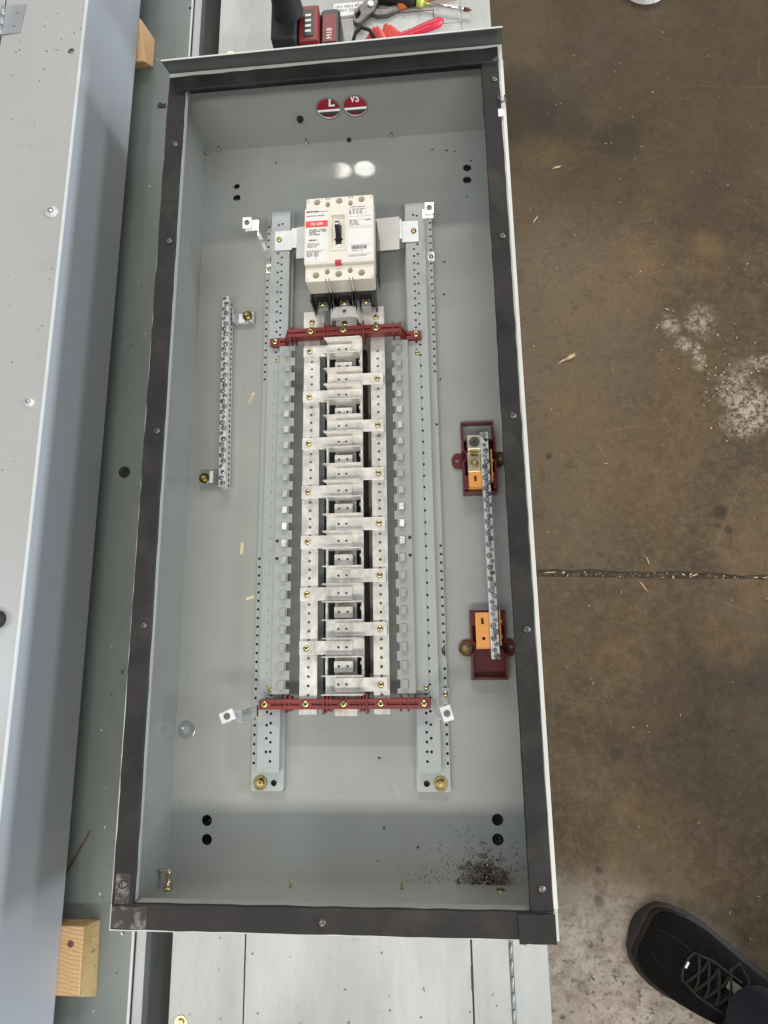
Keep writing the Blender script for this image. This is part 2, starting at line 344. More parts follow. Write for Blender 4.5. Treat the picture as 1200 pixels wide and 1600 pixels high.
ME['rivet'] = MB().lathe([(.0026, 0), (.0024, .0006), (.0012, .0010)], n=12).me('rivet_mesh', 'tin')
ME['pit'] = MB().lathe([(.0017, 0), (.0017, .0003)], n=10).me('pit_mesh', 'dark')
b = MB(); b.lathe([(.0046, 0), (.0046, .0008), (.0025, .0018)], n=16); b.mi = 1; b.box(-.003, .003, -.0006, .0006, .0014, .0020)
ME['frame_screw'] = b.me('frame_screw_mesh', ['steel', 'dark'])

W, H, D = .508, 1.1918, .153
ZC = -.02   # top of the cabinets the box lies on
ZF = -.28   # workshop floor

# ================================================================== FLOOR (structure)
def edge_line(x, off): return .4745 - .0467 * x + .0022 + off
b = MB()
xs = [-2.5 + .02 * k for k in range(300)]
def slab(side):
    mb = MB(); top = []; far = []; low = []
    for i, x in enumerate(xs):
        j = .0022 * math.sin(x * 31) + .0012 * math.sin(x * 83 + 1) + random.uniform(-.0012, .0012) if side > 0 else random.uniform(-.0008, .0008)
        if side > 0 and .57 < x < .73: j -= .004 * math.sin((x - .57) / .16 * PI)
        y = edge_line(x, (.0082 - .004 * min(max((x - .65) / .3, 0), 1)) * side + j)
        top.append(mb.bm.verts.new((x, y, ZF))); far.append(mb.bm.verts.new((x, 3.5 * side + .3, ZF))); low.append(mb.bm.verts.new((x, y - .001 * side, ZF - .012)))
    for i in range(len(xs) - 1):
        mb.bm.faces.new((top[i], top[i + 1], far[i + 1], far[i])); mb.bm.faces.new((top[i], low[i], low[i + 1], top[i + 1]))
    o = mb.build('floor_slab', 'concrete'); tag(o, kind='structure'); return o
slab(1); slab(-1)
b = MB(); b.box(-2.5, 3.5, .2, .7, ZF - .03, ZF - .0035)
M['joint'] = mat('joint_filler', (.055, .043, .028), .9, var=.5, vscale=150, bump=1, bscale=300, dirt=.45, dcol=(.20, .15, .07), dscale=90, dlo=.48, dhi=.6)
tag(b.build('floor_joint', 'joint'), kind='structure')
b = MB()
for k in range(700):
    x = random.uniform(.5, 1.3); y = edge_line(x, random.gauss(0, .0030)); r = random.uniform(.0006, .0022)
    b.mi = random.choice((0, 0, 0, 0, 0, 0, 0, 2)) if k % 17 else 1; b.box(-r * random.uniform(1, 2.4), r, -r * .5, r * .5, 0, r * .7, T(x, y, ZF - .0036, rz=random.uniform(0, 3)))
for k in range(240):
    x = random.uniform(.52, 1.3); y = random.uniform(-.35, 1.7); r = random.uniform(.0005, .0013)
    b.mi = random.choice((1, 2, 2)); b.box(-r * random.uniform(1, 4), r, -r * .4, r * .4, 0, r * .7, T(x, y, ZF + .0002, rz=random.uniform(0, 3)))
for k in range(120):
    x = random.gauss(.985, .045); y = random.gauss(.80, .06); r = random.uniform(.0008, .002)
    b.mi = random.choice((0, 2, 2, 3)); b.box(-r * random.uniform(1, 2), r, -r * .7, r * .7, 0, r * .7, T(x, y, ZF + .0002, rz=random.uniform(0, 3)))
M['crumb'] = mat('pale_crumb', (.36, .30, .22), .9); M['soil'] = mat('dark_soil', (.06, .045, .03), .9); M['moss'] = mat('green_crumb', (.05, .09, .035), .9)
tag(b.build('floor_grit', ['soil', 'splinter', 'crumb', 'moss']), 'fine grit and crumbs scattered over the brown concrete', 'grit', kind='stuff')

def splinter(x, y, L_, ang, w, label, fork=False):
    b = MB(); pts = [(-L_ / 2, 0, .0012), (-L_ * .2, L_ * .03, .002), (L_ * .2, -L_ * .02, .0022), (L_ / 2, 0, .001)]
    b.tube(pts, [w * .25, w, w * .9, w * .2], 5)
    if fork: b.tube([(0, 0, .003), (L_ * .25, L_ * .10, .004), (L_ * .42, L_ * .08, .003)], [w, w * .8, w * .2], 5); b.tube([(-.1 * L_, 0, .003), (L_ * .3, L_ * .02, .006), (L_ * .5, L_ * .1, .004)], [w, w * .7, w * .2], 5)
    o = b.build('wood_splinter', 'splinter', None, 0, (x, y, ZF)); o.rotation_euler = (0, 0, ang)
    tag(o, label, 'splinter', 'wood splinters scattered on the concrete')
splinter(.6697, .8854, .042, .42, .0022, 'forked wood splinter on the concrete to the right of the box middle', True)
splinter(.682, 1.342, .020, .3, .0020, 'short wood splinter on the concrete near the top right corner of the box')
splinter(.628, 1.216, .022, 1.0, .0013, 'thin slanting wood splinter close to the right side of the box')
splinter(.777, .418, .025, -.95, .0011, 'straight straw-like splinter just below the concrete joint')
splinter(.79, .466, .017, -1.2, .0009, 'tiny splinter touching the upper edge of the concrete joint')
splinter(.606, .448, .024, .1, .0012, 'splinter lying along the joint next to the box')
splinter(.880, .985, .010, -.5, .0012, 'short pale sliver beside the flaked paint patch')
splinter(.835, 1.075, .008, 1.0, .0009, 'small sliver on open concrete above the paint flakes')
splinter(.855, .945, .008, .8, .0009, 'small slanted sliver left of the paint flakes')

# ================================================================== LARGE CABINETS UNDER AND BESIDE THE BOX
# green-grey cabinet in the middle
t = thing('switchgear_cabinet', 'dull green grey cabinet lying flat under the left edge of the open box', 'cabinet')
b = MB(); b.plate([[(-1.2, -1.2), (-.052, -1.2), (-.052, 2.2), (-1.2, 2.2)], circ(-.058, 1.545, .0035, 10), circ(-.0555, -.21, .0001, 4)], ZC - .002, ZC); b.build('cover', 'paint_mid', t)
b = MB(); b.box(-.0518, -.0372, -1.2, 2.2, ZC - .006, ZC - .0045); b.build('edge_strip', 'bare', t, .0008)
b = MB(); b.box(-.0385, -.037, -1.2, 2.2, ZF + .02, ZC - .0062); b.build('side_wall', 'bare', t)
b = MB(); b.box(-1.2, -.04, -1.2, 2.2, ZF, ZC - .01); b.build('carcass', 'paint_mid', t)
b = MB(); b.box(-.0555, -.0522, -1.2, 2.2, ZC - .0015, ZC + .0012); b.build('folded_seam', 'paint_edge', t)
# light cabinet on which the box rests
t = thing('distribution_cabinet', 'pale grey cabinet with smeared doors lying flat under the open box', 'cabinet')
b = MB(); b.box(.004, .5205, -1.3, 2.3, ZF, ZC - .003); b.build('carcass', 'paint_edge', t)
def panel(x0, x1, y0, y1, nm='door_panel', lab=None):
    b = MB(); b.plate([rrect(x0, y0, x1, y1, .0015, 2)], ZC - .0025, ZC, .0005); o = b.build(nm, 'sheet', t)
    if lab: o['label'] = lab
    return o
panel(.0035, .1072, -1.3, .3); panel(.1090, .4190, -1.3, .3); panel(.4212, .4700, -1.3, .3); panel(.4755, .5215, -1.3, .3)
b = MB(); b.box(.1066, .1096, -1.3, .3, ZC - .004, ZC - .0028); b.box(.4184, .4218, -1.3, .3, ZC - .004, ZC - .0028); b.build('seam', 'scrap', t)
for k in range(34):
    b = MB(); y = -.06 - k * .0193; b.tube([(.4728, y, ZC - .0005), (.4728, y - .0175, ZC - .0005)], .0021, 10); b.build('hinge_knuckle', 'bare', t)
b = MB(); b.box(.4183, .4212, -.135, -.108, ZC - .0006, ZC + .0006); b.build('latch_gap', 'scrap', t)
panel(.0035, .1150, .31, 2.3); panel(.1165, .4655, .31, 1.4500); panel(.4680, .5215, .31, 2.3); panel(.1165, .4655, 1.4515, 2.3)
b = MB()
for x0, x1, y0, y1 in ((.1142, .1156, 1.405, 1.483), (.1142, .4165, 1.4835, 1.4848), (.4153, .4167, 1.45, 1.4845)): b.box(x0, x1, y0, y1, ZC + .0001, ZC + .0006)
b.build('panel_outline', 'dark', t)
b = MB(); b.plate([rrect(.1165, 1.30, .4150, 1.4825, .003)], ZC + .0002, ZC + .0012, .0004); b.build('cover_plate', 'sheet', t)
b = MB(); b.plate([rrect(.2265, 1.4890, .3000, 1.5190, .001)], ZC + .0001, ZC + .0014, .0002); n = b.build('name_plate', 'white', t)
text('printed_text', 'ISO PEN PNL 2\n 480V 250A', .2300, 1.5075, ZC + .0015, .0095, 'ink', n, -.02)
for x, y in ((.0216, -.184), (.0275, 1.4215), (.5030, 1.4180)):
    put('cover_bolt', hexbolt(.0052, .0038, .0085, 'brass', 'brass'), t, (x, y, ZC))

# box-like cabinet at the far left, raised on wood
t = thing('wall_cabinet', 'closed pale grey hinged-door cabinet raised on wood at the left', 'cabinet')
ZL0, ZL1 = .018, .175
b = MB(); b.box(-.68, -.1385, -.9, 1.9, ZL0, ZL1 - .0035); b.build('side_wall', 'paint_side', t, .0015)
b = MB(); b.plate([[(-.2745, -.92), (-.1392, -.92), (-.1392, 1.93), (-.2745, 1.93)], circ(-.1548, 1.2307, .0055, 16)], ZL1 - .0015, ZL1 + .0005, .0006); b.build('cover', 'paint_door', t)
b = MB(); b.plate([[(-.70, -.92), (-.2765, -.92), (-.2765, 1.93), (-.70, 1.93)]], ZL1 - .0012, ZL1 + .0008, .0006); b.build('door', 'paint_door', t)
b = MB(); b.box(-.1398, -.1376, -.92, 1.93, ZL1 - .004, ZL1 + .0009); b.build('bright_edge', 'paint_edge', t, .0004)
b = MB(); b.plate([[(-.2735, 1.2735), (-.2430, 1.2750), (-.2385, 1.3300), (-.2720, 1.3300)], circ(-.2545, 1.287, .0028, 10), circ(-.252, 1.312, .0028, 10)], ZL1 + .0007, ZL1 + .0020); h = b.build('hinge', 'bare', t)
for k in range(3):
    b = MB(); b.tube([(-.2755, 1.272 + k * .0185, ZL1 + .003), (-.2755, 1.2885 + k * .0185, ZL1 + .003)], .0034, 12); b.build('hinge_knuckle', 'bare', h)
for x, y, r in ((-.1554, .9432, .0056), (-.1569, .6472, .0042)):
    put('cover_bolt', hexbolt(r, .004, r * 1.6, 'zinc', 'zincdull'), t, (x, y, ZL1 + .0006))
b = MB(); b.lathe([(.011, 0), (.0115, .006), (.010, .012), (.006, .0145)]); b.build('knob', 'blackmatt', t, 0, (-.1665, .3553, ZL1 + .0005))

# wood supports
t = thing('wood_block', 'sawn pine block with a dark knot under the lower left cabinet edge', 'wood block')
b = MB(); b.hexa([(-.215, -.157, ZC), (-.1025, -.157, ZC), (-.1055, -.0605, ZC), (-.215, -.0595, ZC), (-.215, -.138, ZL0), (-.1062, -.1385, ZL0), (-.1080, -.0545, ZL0), (-.215, -.0530, ZL0)])
b.build('block', 'pine', t, .0012)
b = MB(); b.hexa([(-.1022, -.1565, ZC + .0005), (-.1012, -.1565, ZC + .0005), (-.1042, -.061, ZC + .0005), (-.1052, -.061, ZC + .0005), (-.106, -.1375, ZL0 - .001), (-.1047, -.1375, ZL0 - .001), (-.1067, -.0555, ZL0 - .001), (-.1078, -.0555, ZL0 - .001)]); b.build('rough_side', 'pineend', t)
b = MB(); b.lathe([(.0048, 0), (.0040, .0007)], T(-.1240, -.0760, ZL0 + .0001), 9, False); b.build('knot', 'rust', t)
for k in range(16):
    b = MB(); y = random.uniform(-.156, -.062); b.tube([(-.1035, y, ZC + .003 + random.random() * .02), (-.1005 + random.random() * .001, y + random.uniform(-.002, .002), ZC + .002 + random.random() * .02)], [.0008, .0001], 4); b.build('fibre', 'splinter', t)
t = thing('wood_wedge', 'pale pine wedge with slanted end poking from under the cabinet near the top', 'wood block')
b = MB(); b.hexa([(-.19, 1.405, ZC), (-.1235, 1.411, ZC), (-.1240, 1.476, ZC), (-.19, 1.500, ZC), (-.19, 1.393, ZL0), (-.1275, 1.3960, ZL0 - .012), (-.1370, 1.485, ZL0), (-.19, 1.488, ZL0)])
b.build('wedge', 'pine', t, .0025)
t = tag(MB().tube([(-.162, -.008, ZC + .002), (-.146, .024, ZC + .0025), (-.128, .057, ZC + .003)], [.0014, .0013, .0008], 6).build('rusty_rod', 'rust'), 'thin rusty wire rod in the dark gap beside the left cabinet', 'rod')

def chip(name, label, cat, pts, z, h, m='scrap', rz=0):
    b = MB(); b.plate([pts], z, z + h); return tag(b.build(name, m), label, cat)
b = MB(); b.lathe([(.0092, 0), (.0092, .002), (.006, .0045), (.0055, .003), (.0022, .0028)]); tag(b.build('rubber_grommet', 'blackmatt', None, 0, (-.119, .6016, ZC)), 'black rubber grommet on green grey metal left of the box', 'grommet')
chip('plastic_chip', 'jagged black plastic chip beside the top left corner of the box', 'plastic chip', [(-.109, 1.317), (-.094, 1.315), (-.093, 1.324), (-.099, 1.323), (-.104, 1.327), (-.108, 1.325)], ZC, .002)
chip('paint_chip', 'small brown paint chip on green metal left of the box lower half', 'paint chip', [(-.1005, .281), (-.0965, .279), (-.0955, .2835), (-.099, .285)], ZC, .001, 'rust')
b = MB()
for k in range(110):
    x = random.uniform(-.125, -.03) if k % 2 else random.uniform(-.125, -.052); y = random.uniform(-.2, 1.5); r = random.uniform(.0005, .0016)
    b.mi = random.choice((0, 1, 1, 2)); b.box(-r * random.uniform(.8, 2.5), r, -r * .5, r * .5, 0, .0005, T(min(x, -.056), y, ZC + .0001, rz=random.uniform(0, 3)))
for k in range(60):
    x = random.uniform(-.26, -.142); y = random.uniform(.5, 1.35) if k % 3 else random.gauss(1.26, .03); r = random.uniform(.0004, .0011)
    b.mi = random.choice((0, 1)); b.box(-r, r, -r * .6, r * .6, 0, .0004, T(x, y, ZL1 + .0009, rz=random.uniform(0, 3)))
for k in range(70):
    x = random.uniform(.03, .51); y = random.uniform(-.19, -.06) if k % 2 else random.uniform(1.40, 1.52); r = random.uniform(.0004, .0012)
    b.mi = 0; b.box(-r, r, -r * .6, r * .6, 0, .0004, T(x, y, ZC + .0014, rz=random.uniform(0, 3)))
tag(b.build('metal_shavings', ['scrap', 'crumb', 'zincdull']), 'tiny shavings sprinkled on the cabinets around the box', 'shavings', kind='stuff')

# ================================================================== THE OPEN BOX
t = thing('electrical_box', 'long open grey steel electrical box with dark gasketed rim', 'electrical box')
ko = [(.0578, 1.1152, .0055, 1), (.0587, 1.0917, .0068, 1), (.4634, 1.1180, .0072, 1), (.4624, 1.0939, .0072, 1), (.0527, .0764, .0076, 1), (.0539, .0514, .0076, 1), (.4618, .0806, .0078, 1), (.4610, .0556, .0078, 1)]
b = MB(); b.plate([[(0, 0), (W, 0), (W, H), (0, H)]] + [circ(x, y, r, 24) for x, y, r, _ in ko] + [circ(.1273, 1.1579, .0026, 12), circ(.0505, 1.1155, .0012, 8)], -.002, 0); b.build('back_panel', 'paint', t)
wall_holes = [(.2334, .069, .0192), (.2785, .0695, .0192)]
b = MB(); b.plate([[(-.002, 0), (W + .002, 0), (W + .002, D), (-.002, D)]] + [circ(x, z, r, 36) for x, z, r in wall_holes], 0, .002, 0, Matrix(((1, 0, 0, 0), (0, 0, 1, H), (0, 1, 0, 0), (0, 0, 0, 1)))); o = b.build('end_wall', 'paint', t)
for x, z, r in wall_holes:
    b = MB(); b.ring(r + .0015, r + .0022, -.0003, .0002, T(x, H, z, rx=PI / 2)); b.build('knockout_score', 'dark', o)
b = MB(); b.box(-.002, W + .002, -.002, 0, -.002, D - .002); b.build('end_wall', 'paint', t)
b = MB(); b.box(-.002, 0, 0, H, -.002, D); b.build('side_wall', 'paint', t)
b = MB(); b.box(W, W + .002, 0, H, -.002, D); b.build('side_wall', 'paint', t)
# rim flange in four strips + return lips
F = .0265
for x0, x1, y0, y1 in ((-.002, W + .002, H - F + .002, H + .002), (-.002, W + .002, -.002, F), (-.002, F - .003, F, H - F + .002), (W - F + .003, W + .002, F, H - F + .002)):
    b = MB(); b.box(x0, x1, y0, y1, D, D + .002); b.build('rim_flange', 'paint_edge', t, .0006)
for x0, x1, y0, y1, z0, m in ((W - F + .0030, W - F + .0045, F, H - F, D - .038, 'gasket'), (F - .0045, F - .003, F, H - F, D - .014, 'paint'), (F, W - F, F - .0015, F, D - .016, 'paint'), (F, W - F, H - F + .002, H - F + .0035, D - .012, 'gasket')):
    b = MB(); b.box(x0, x1, y0, y1, z0, D - .0002); b.build('return_lip', m, t, .0004)
# gasket strips: lumpy ribbon
def ribbon(p0, p1, w0, w1, name, seed, m='gasket', z=D + .002, th=.0035, wob=.0005, lab=None):
    rnd = random.Random(seed); p0 = Vector(p0); p1 = Vector(p1); d = (p1 - p0); n = max(8, int(d.length / .02)); u = d.normalized(); v = Vector((-u.y, u.x))
    mb = MB(); prof = [(-1, 0), (-1, .7), (-.93, 1), (.93, 1), (1, .7), (1, 0)]; rings = []
    for i in range(n + 1):
        c = p0 + d * (i / n); a = w0 + rnd.uniform(-wob, wob); bb = w1 + rnd.uniform(-wob, wob); hh = th * (1 + rnd.uniform(-.12, .12))
        rings.append([mb.bm.verts.new((c.x + v.x * (bb if s > 0 else -a) * abs(s), c.y + v.y * (bb if s > 0 else -a) * abs(s), z + h * hh)) for s, h in prof])
    for r0, r1 in zip(rings, rings[1:]):
        for k in range(5):
            f = mb.bm.faces.new((r0[k], r0[k + 1], r1[k + 1], r1[k])); f.smooth = k in (1, 3)
    mb.bm.faces.new(rings[0]); mb.bm.faces.new(rings[-1][::-1])
    o = mb.build(name, m, t)
    if lab: o['label'] = lab
    return o
ribbon((.0140, .0275), (.0125, 1.157), .0135, .0135, 'gasket_strip', 1)
ribbon((.4925, .0275), (.4905, 1.160), .0128, .0125, 'gasket_strip', 2)
g3 = ribbon((.0015, .0135), (.5045, .0135), .0128, .0148, 'gasket_strip', 3, z=D + .0025, th=.004)
ribbon((.0005, 1.1705), (.5035, 1.1730), .0140, .0120, 'gasket_strip', 4, z=D + .0025, th=.004)
ribbon((.4660, .0120), (.5060, .0120), .0145, .0155, 'gasket_overlap', 5, z=D + .0067, th=.003)
ribbon((.0020, .0140), (.0440, .0140), .0115, .0120, 'gasket_overlap', 6, 'gasket_worn', z=D + .0064, th=.0008)
ribbon((.0125, .028), (.0125, .060), .0090, .0085, 'gasket_overlap', 8, 'gasket_worn', z=D + .0052, th=.0006)
# drip lip along the upper edge
b = MB(); pr = [(1.1945, D - .002), (1.1945, D + .004), (1.1790, D + .0365), (1.1795, D + .0372), (1.1808, D + .0370), (1.1965, D + .004), (1.1965, D - .002)]
L0 = [b.bm.verts.new((-.003 + .004 * (z > D + .01), y - .0015 * (z > D + .01), z)) for y, z in pr]; L1 = [b.bm.verts.new((W + .003 - .004 * (z > D + .01), y + .003 * (z > D + .01), z)) for y, z in pr]
for k in range(len(pr)):
    b.bm.faces.new((L0[k], L0[(k + 1) % len(pr)], L1[(k + 1) % len(pr)], L1[k]))
b.bm.faces.new(L0); b.bm.faces.new(L1[::-1]); b.build('drip_lip', 'lip_shade', t, .0003)
b = MB(); b.hexa([(.0005, 1.1770, D + .0373), (W - .0005, 1.1815, D + .0373), (W - .0005, 1.1842, D + .0373), (.0005, 1.1797, D + .0373), (.0005, 1.1770, D + .0383), (W - .0005, 1.1815, D + .0383), (W - .0005, 1.1842, D + .0383), (.0005, 1.1797, D + .0383)]); b.build('lip_edge', 'paint_edge', t, .0005)
# exposed pale rim edge with tear and wire hook at the upper right
b = MB(); b.box(.5055, .5105, .03, 1.165, D + .0021, D + .0034); b.build('rim_edge', 'paint_edge', t, .0005)
b = MB(); b.box(.4985, .5060, 1.075, 1.062, D + .0058, D + .0066); b.build('torn_strip', 'white', t, .0003)
b = MB(); b.tube([(.5005, 1.098, D + .009), (.4990, 1.090, D + .011), (.5040, 1.083, D + .010), (.5100, 1.087, D + .008), (.5095, 1.098, D + .006)], .0013, 8); b.build('wire_hook', 'steel', t)
for x, y, mt in ((.0160, 1.060, 0), (.0165, .895, 0), (.0170, .605, 0), (.0165, .345, 0), (.0125, .048, 0), (.2480, .0125, 0), (.4955, 1.128, 0), (.4935, .868, 0), (.4930, .605, 0), (.4945, .333, 0), (.4935, .051, 0), (.4985, 1.165, 0)):
    put('frame_screw', ME['frame_screw'], t, (x, y, D + .0058), (0, 0, random.random() * 3))
# threaded studs around the walls
stud = MB(); stud.lathe([(.0018, 0), (.0018, .008), (.0013, .0088)], n=10); stud = stud.me('stud_mesh', 'brass')
for x, z in ((.0250, .006), (.1835, .006), (.3350, .006)):
    put('stud', stud, t, (x, H - .0005, z + .004), (PI / 2, 0, 0))
for x, z in ((.1800, .022), (.3300, .022)):
    put('stud', stud, t, (x, 0, z), (-PI / 2, 0, 0))
put('stud', stud, t, (0, 1.178, .012), (0, PI / 2, 0)); put('stud', stud, t, (0, .022, .035), (0, PI / 2, 0), )
b = MB(); b.lathe([(.0058, 0), (.0058, .0012)], T(.4600, 0, .020, rx=-PI / 2)); b.build('brass_plug', 'brass', t)
b = MB(); b.lathe([(.0065, 0), (.0065, .0035), (.0035, .0036), (.0035, .018), (.0045, .019), (.0030, .023), (.0012, .026)], T(.0170, 0.0, .038, rx=-PI / 2), 8); b.build('brass_bolt', 'brass', t)
b = MB(); b.lathe([(.0056, 0), (.0056, .0028), (.0040, .0055), (.0038, .0062)], T(.1826, H, .0547, rx=PI / 2)); b.build('hole_plug', 'blackmatt', t)
b = MB(); b.box(.2555, .2620, H - .004, H, .001, .006); b.build('end_clip', 'blackmatt', t, .0005)
for k in range(6):
    b = MB(); b.box(.02, .06, .1 + k * .19, .14 + k * .19, ZC, -.0022); b.box(.45, .49, .1 + k * .19, .14 + k * .19, ZC, -.0022); b.build('standoff_foot', 'paint_mid', t)

for x0, x1, y0, y1 in ((.035, .075, .035, .095), (.440, .485, .035, .100), (.440, .485, 1.075, 1.135), (.045, .075, 1.075, 1.130)):
    b = MB(); b.box(x0, x1, y0, y1, ZC + .0002, -.0105); b.build('dark_hole_backing', 'blackmatt', t)  # black blocks added under the knockout holes to make them look dark
# loose things lying in the box
b = MB(); b.ring(.0062, .0125, 0, .0015); tag(b.build('flat_washer', 'zinc', None, .0003, (.0172, .1994, .0001)), 'loose shiny flat washer beside the left wall, bottom of box', 'washer')
for x, y, L_, w, a, lab in ((.0973, .7135, .020, .0048, 1.15, 'strip of pale paper tape beside the left terminal bar'), (.0901, .4659, .019, .0052, 1.5, 'pale yellow tape scrap on the back panel, left of the busbar middle'), (.1057, .3898, .014, .0050, .25, 'short flat tape scrap below the other two, left of the busbars')):
    b = MB(); b.plate([[(-L_ / 2, -w / 2), (L_ / 2, -w / 2 + .0004), (L_ / 2 - .0006, w / 2), (-L_ / 2 + .0005, w / 2 - .0003)]], .0002, .0005); o = b.build('tape_scrap', 'tape', None, 0, (x, y, .0001)); o.rotation_euler = (0, 0, a); tag(o, lab, 'tape scrap', 'paper tape scraps on the back panel')
text('printed_text', '0 0 0 0', .0985, .7065, .0007, .0045, 'rust', None, 1.15).parent = None
pt = [o for o in COL.objects if o.name.startswith('printed_text')][-1]; par = [o for o in COL.objects if o.name == 'tape_scrap'][0]
pt.parent = par; pt.location = (-.0085, -.0015, .0006); pt.rotation_euler = (0, 0, 0)
b = MB(); b.tube([(.3180, .1260, .0006), (.3235, .1235, .0008), (.3275, .1180, .0012), (.3275, .1110, .001), (.3240, .1050, .0007)], .00035, 6); tag(b.build('plastic_sliver', 'white'), 'thin curled white plastic sliver on the back panel near the right rail foot', 'sliver')
b = MB()
def flake(x, y, z, r, mi):
    b.mi = mi; a = random.uniform(0, 6.3); q = [Vector((r * random.uniform(.5, 1.4) * math.cos(a + k * 2.1), r * random.uniform(.4, 1.1) * math.sin(a + k * 2.1), random.uniform(0, r * .5))) for k in range(3)]
    v = [b.bm.verts.new((x + p.x, y + p.y, z + p.z)) for p in q] + [b.bm.verts.new((x, y, z + r * random.uniform(.5, 1.1)))]
    for f in ((0, 1, 2), (0, 1, 3), (1, 2, 3), (2, 0, 3)):
        fc = b.bm.faces.new([v[i] for i in f]); fc.material_index = mi
def inpile(x, y):
    return max(0, 1 - ((x - .4400) / .034) ** 2 - ((y) / .042) ** 2)
cl = []
while len(cl) < 95:
    x = random.gauss(.4420, .020); y = abs(random.gauss(.004, .019)) + .001
    if x < W - .006 and abs(x - .441) < .036 - .62 * max(y - .010, 0) + .003 * math.sin(y * 400): cl.append((x, y, random.uniform(.0012, .0045), random.choice((0, 0, 1, 1, 1))))
for x, y, sg, mi in cl:
    for k in range(int(9 + sg * 6500)):
        fx = random.gauss(x, sg); fy = abs(random.gauss(y, sg * .8)) + .0004
        if fx < W - .002: flake(fx, fy, .0002 + random.random() * .0025, random.uniform(.0003, .0012), mi if random.random() < .65 else random.choice((0, 1, 1, 2)))
for k in range(800):
    x = min(W - .003, random.gauss(.43, .05)); y = abs(random.gauss(.02, .028)) + .001; flake(x, y, .0002, random.uniform(.0003, .0011), random.choice((0, 0, 0, 1, 2)))
for k in range(190):
    flake(random.uniform(.01, .5), random.uniform(.01, 1.18), .0002, random.uniform(.0003, .0009), random.choice((0, 0, 0, 2)))
for k in range(60): flake(random.gauss(.016, .006), random.uniform(.005, 1.1), .0002, random.uniform(.0004, .0011), 0)
for k in range(60): flake(random.uniform(.005, .05), random.gauss(1.16, .015), .0002, random.uniform(.0004, .001), 0)
for x, y in ((.43, 1.155), (.4420, 1.152), (.405, 1.16), (.47, 1.13), (.4600, 1.06), (.3310, .975), (.405, .73), (.36, .5), (.305, .07), (.352, .045), (.30, .16), (.415, .88), (.418, .94)): flake(x, y, .0002, .0028, 0)
tag(b.build('metal_debris', ['scrap', 'rustscrap', 'zincdull']), 'pile of dark drilling chips in the lower right corner of the box with strays', 'debris', kind='stuff')

# ================================================================== LEFT GROUND BAR
def bar_thing(name, label, p0, p1, z0, z1, w, n, m, tilt=0):
    t = thing(name, label, 'terminal bar')
    p0 = Vector(p0); p1 = Vector(p1); d = p1 - p0; L_ = d.length; a = math.atan2(d.y, d.x)
    Tm = T((p0.x + p1.x) / 2, (p0.y + p1.y) / 2, 0, rz=a)
    b = MB(); b.box(-L_ / 2, L_ / 2, -w / 2, w / 2, z0, z1, Tm); b.build('bar', m, t, .0005)
    for k in range(n):
        s = -L_ / 2 + L_ * (k + .5) / n; off = w * .12 * (1 if k % 2 else -1)
        q = Tm @ Vector((s, off, z1 - .0002)); o = put('set_screw', ME['setscrew'], t, q, (random.uniform(-.04, .04), random.uniform(-.04, .04), random.random() * PI))
        o.location.z += random.uniform(-.0006, .0008)
    return t
t = bar_thing('ground_bar', 'silver ground terminal bar standing against the left side of the box', (.0645, .5590), (.0575, .8815), .006, .0300, .0105, 36, 'zincdull')
b = MB()
for k in range(36):
    y = .563 + k * .0089; b.lathe([(.0024, 0), (.0024, .0005)], T(.0698 - (y - .559) * .0217, y, .0150, ry=PI / 2), 10)
b.build('wire_hole', 'dark', t)
def bracket(x0, x1, y0, y1, bx, by, side):
    b = MB(); b.plate([rrect(x0, y0, x1, y1, .001)], .0050, .0068, .0003)
    b.box(*((x0 - .0012, x0 + .0006) if side > 0 else (x1 - .0006, x1 + .0012)), y0, y1, .0050, .018); b.box(x0 + .002, x1 - .002, y0 + .004, y1 - .004, .0002, .005)
    br = b.build('bracket', 'zinc', t, .0003); put('bolt', hexbolt(.0048, .0040, .0082, 'gold', 'oldgold', stud=.007), br, (bx, by, .0068), (.1, .05, .4))
bracket(.0665, .0995, .8430, .8645, .0880, .8570, 1)
bracket(.0200, .0560, .5670, .5915, .0275, .5790, -1)
b = MB(); b.box(.0735, .0840, .8450, .8610, .0070, .0074); b.build('clean_patch', 'white', t)
b = MB(); b.plate([[(.0360, .5710), (.0415, .5710), (.0415, .5905), (.0360, .5905)]], .0070, .0072); b.build('paper_tag', 'white', t)

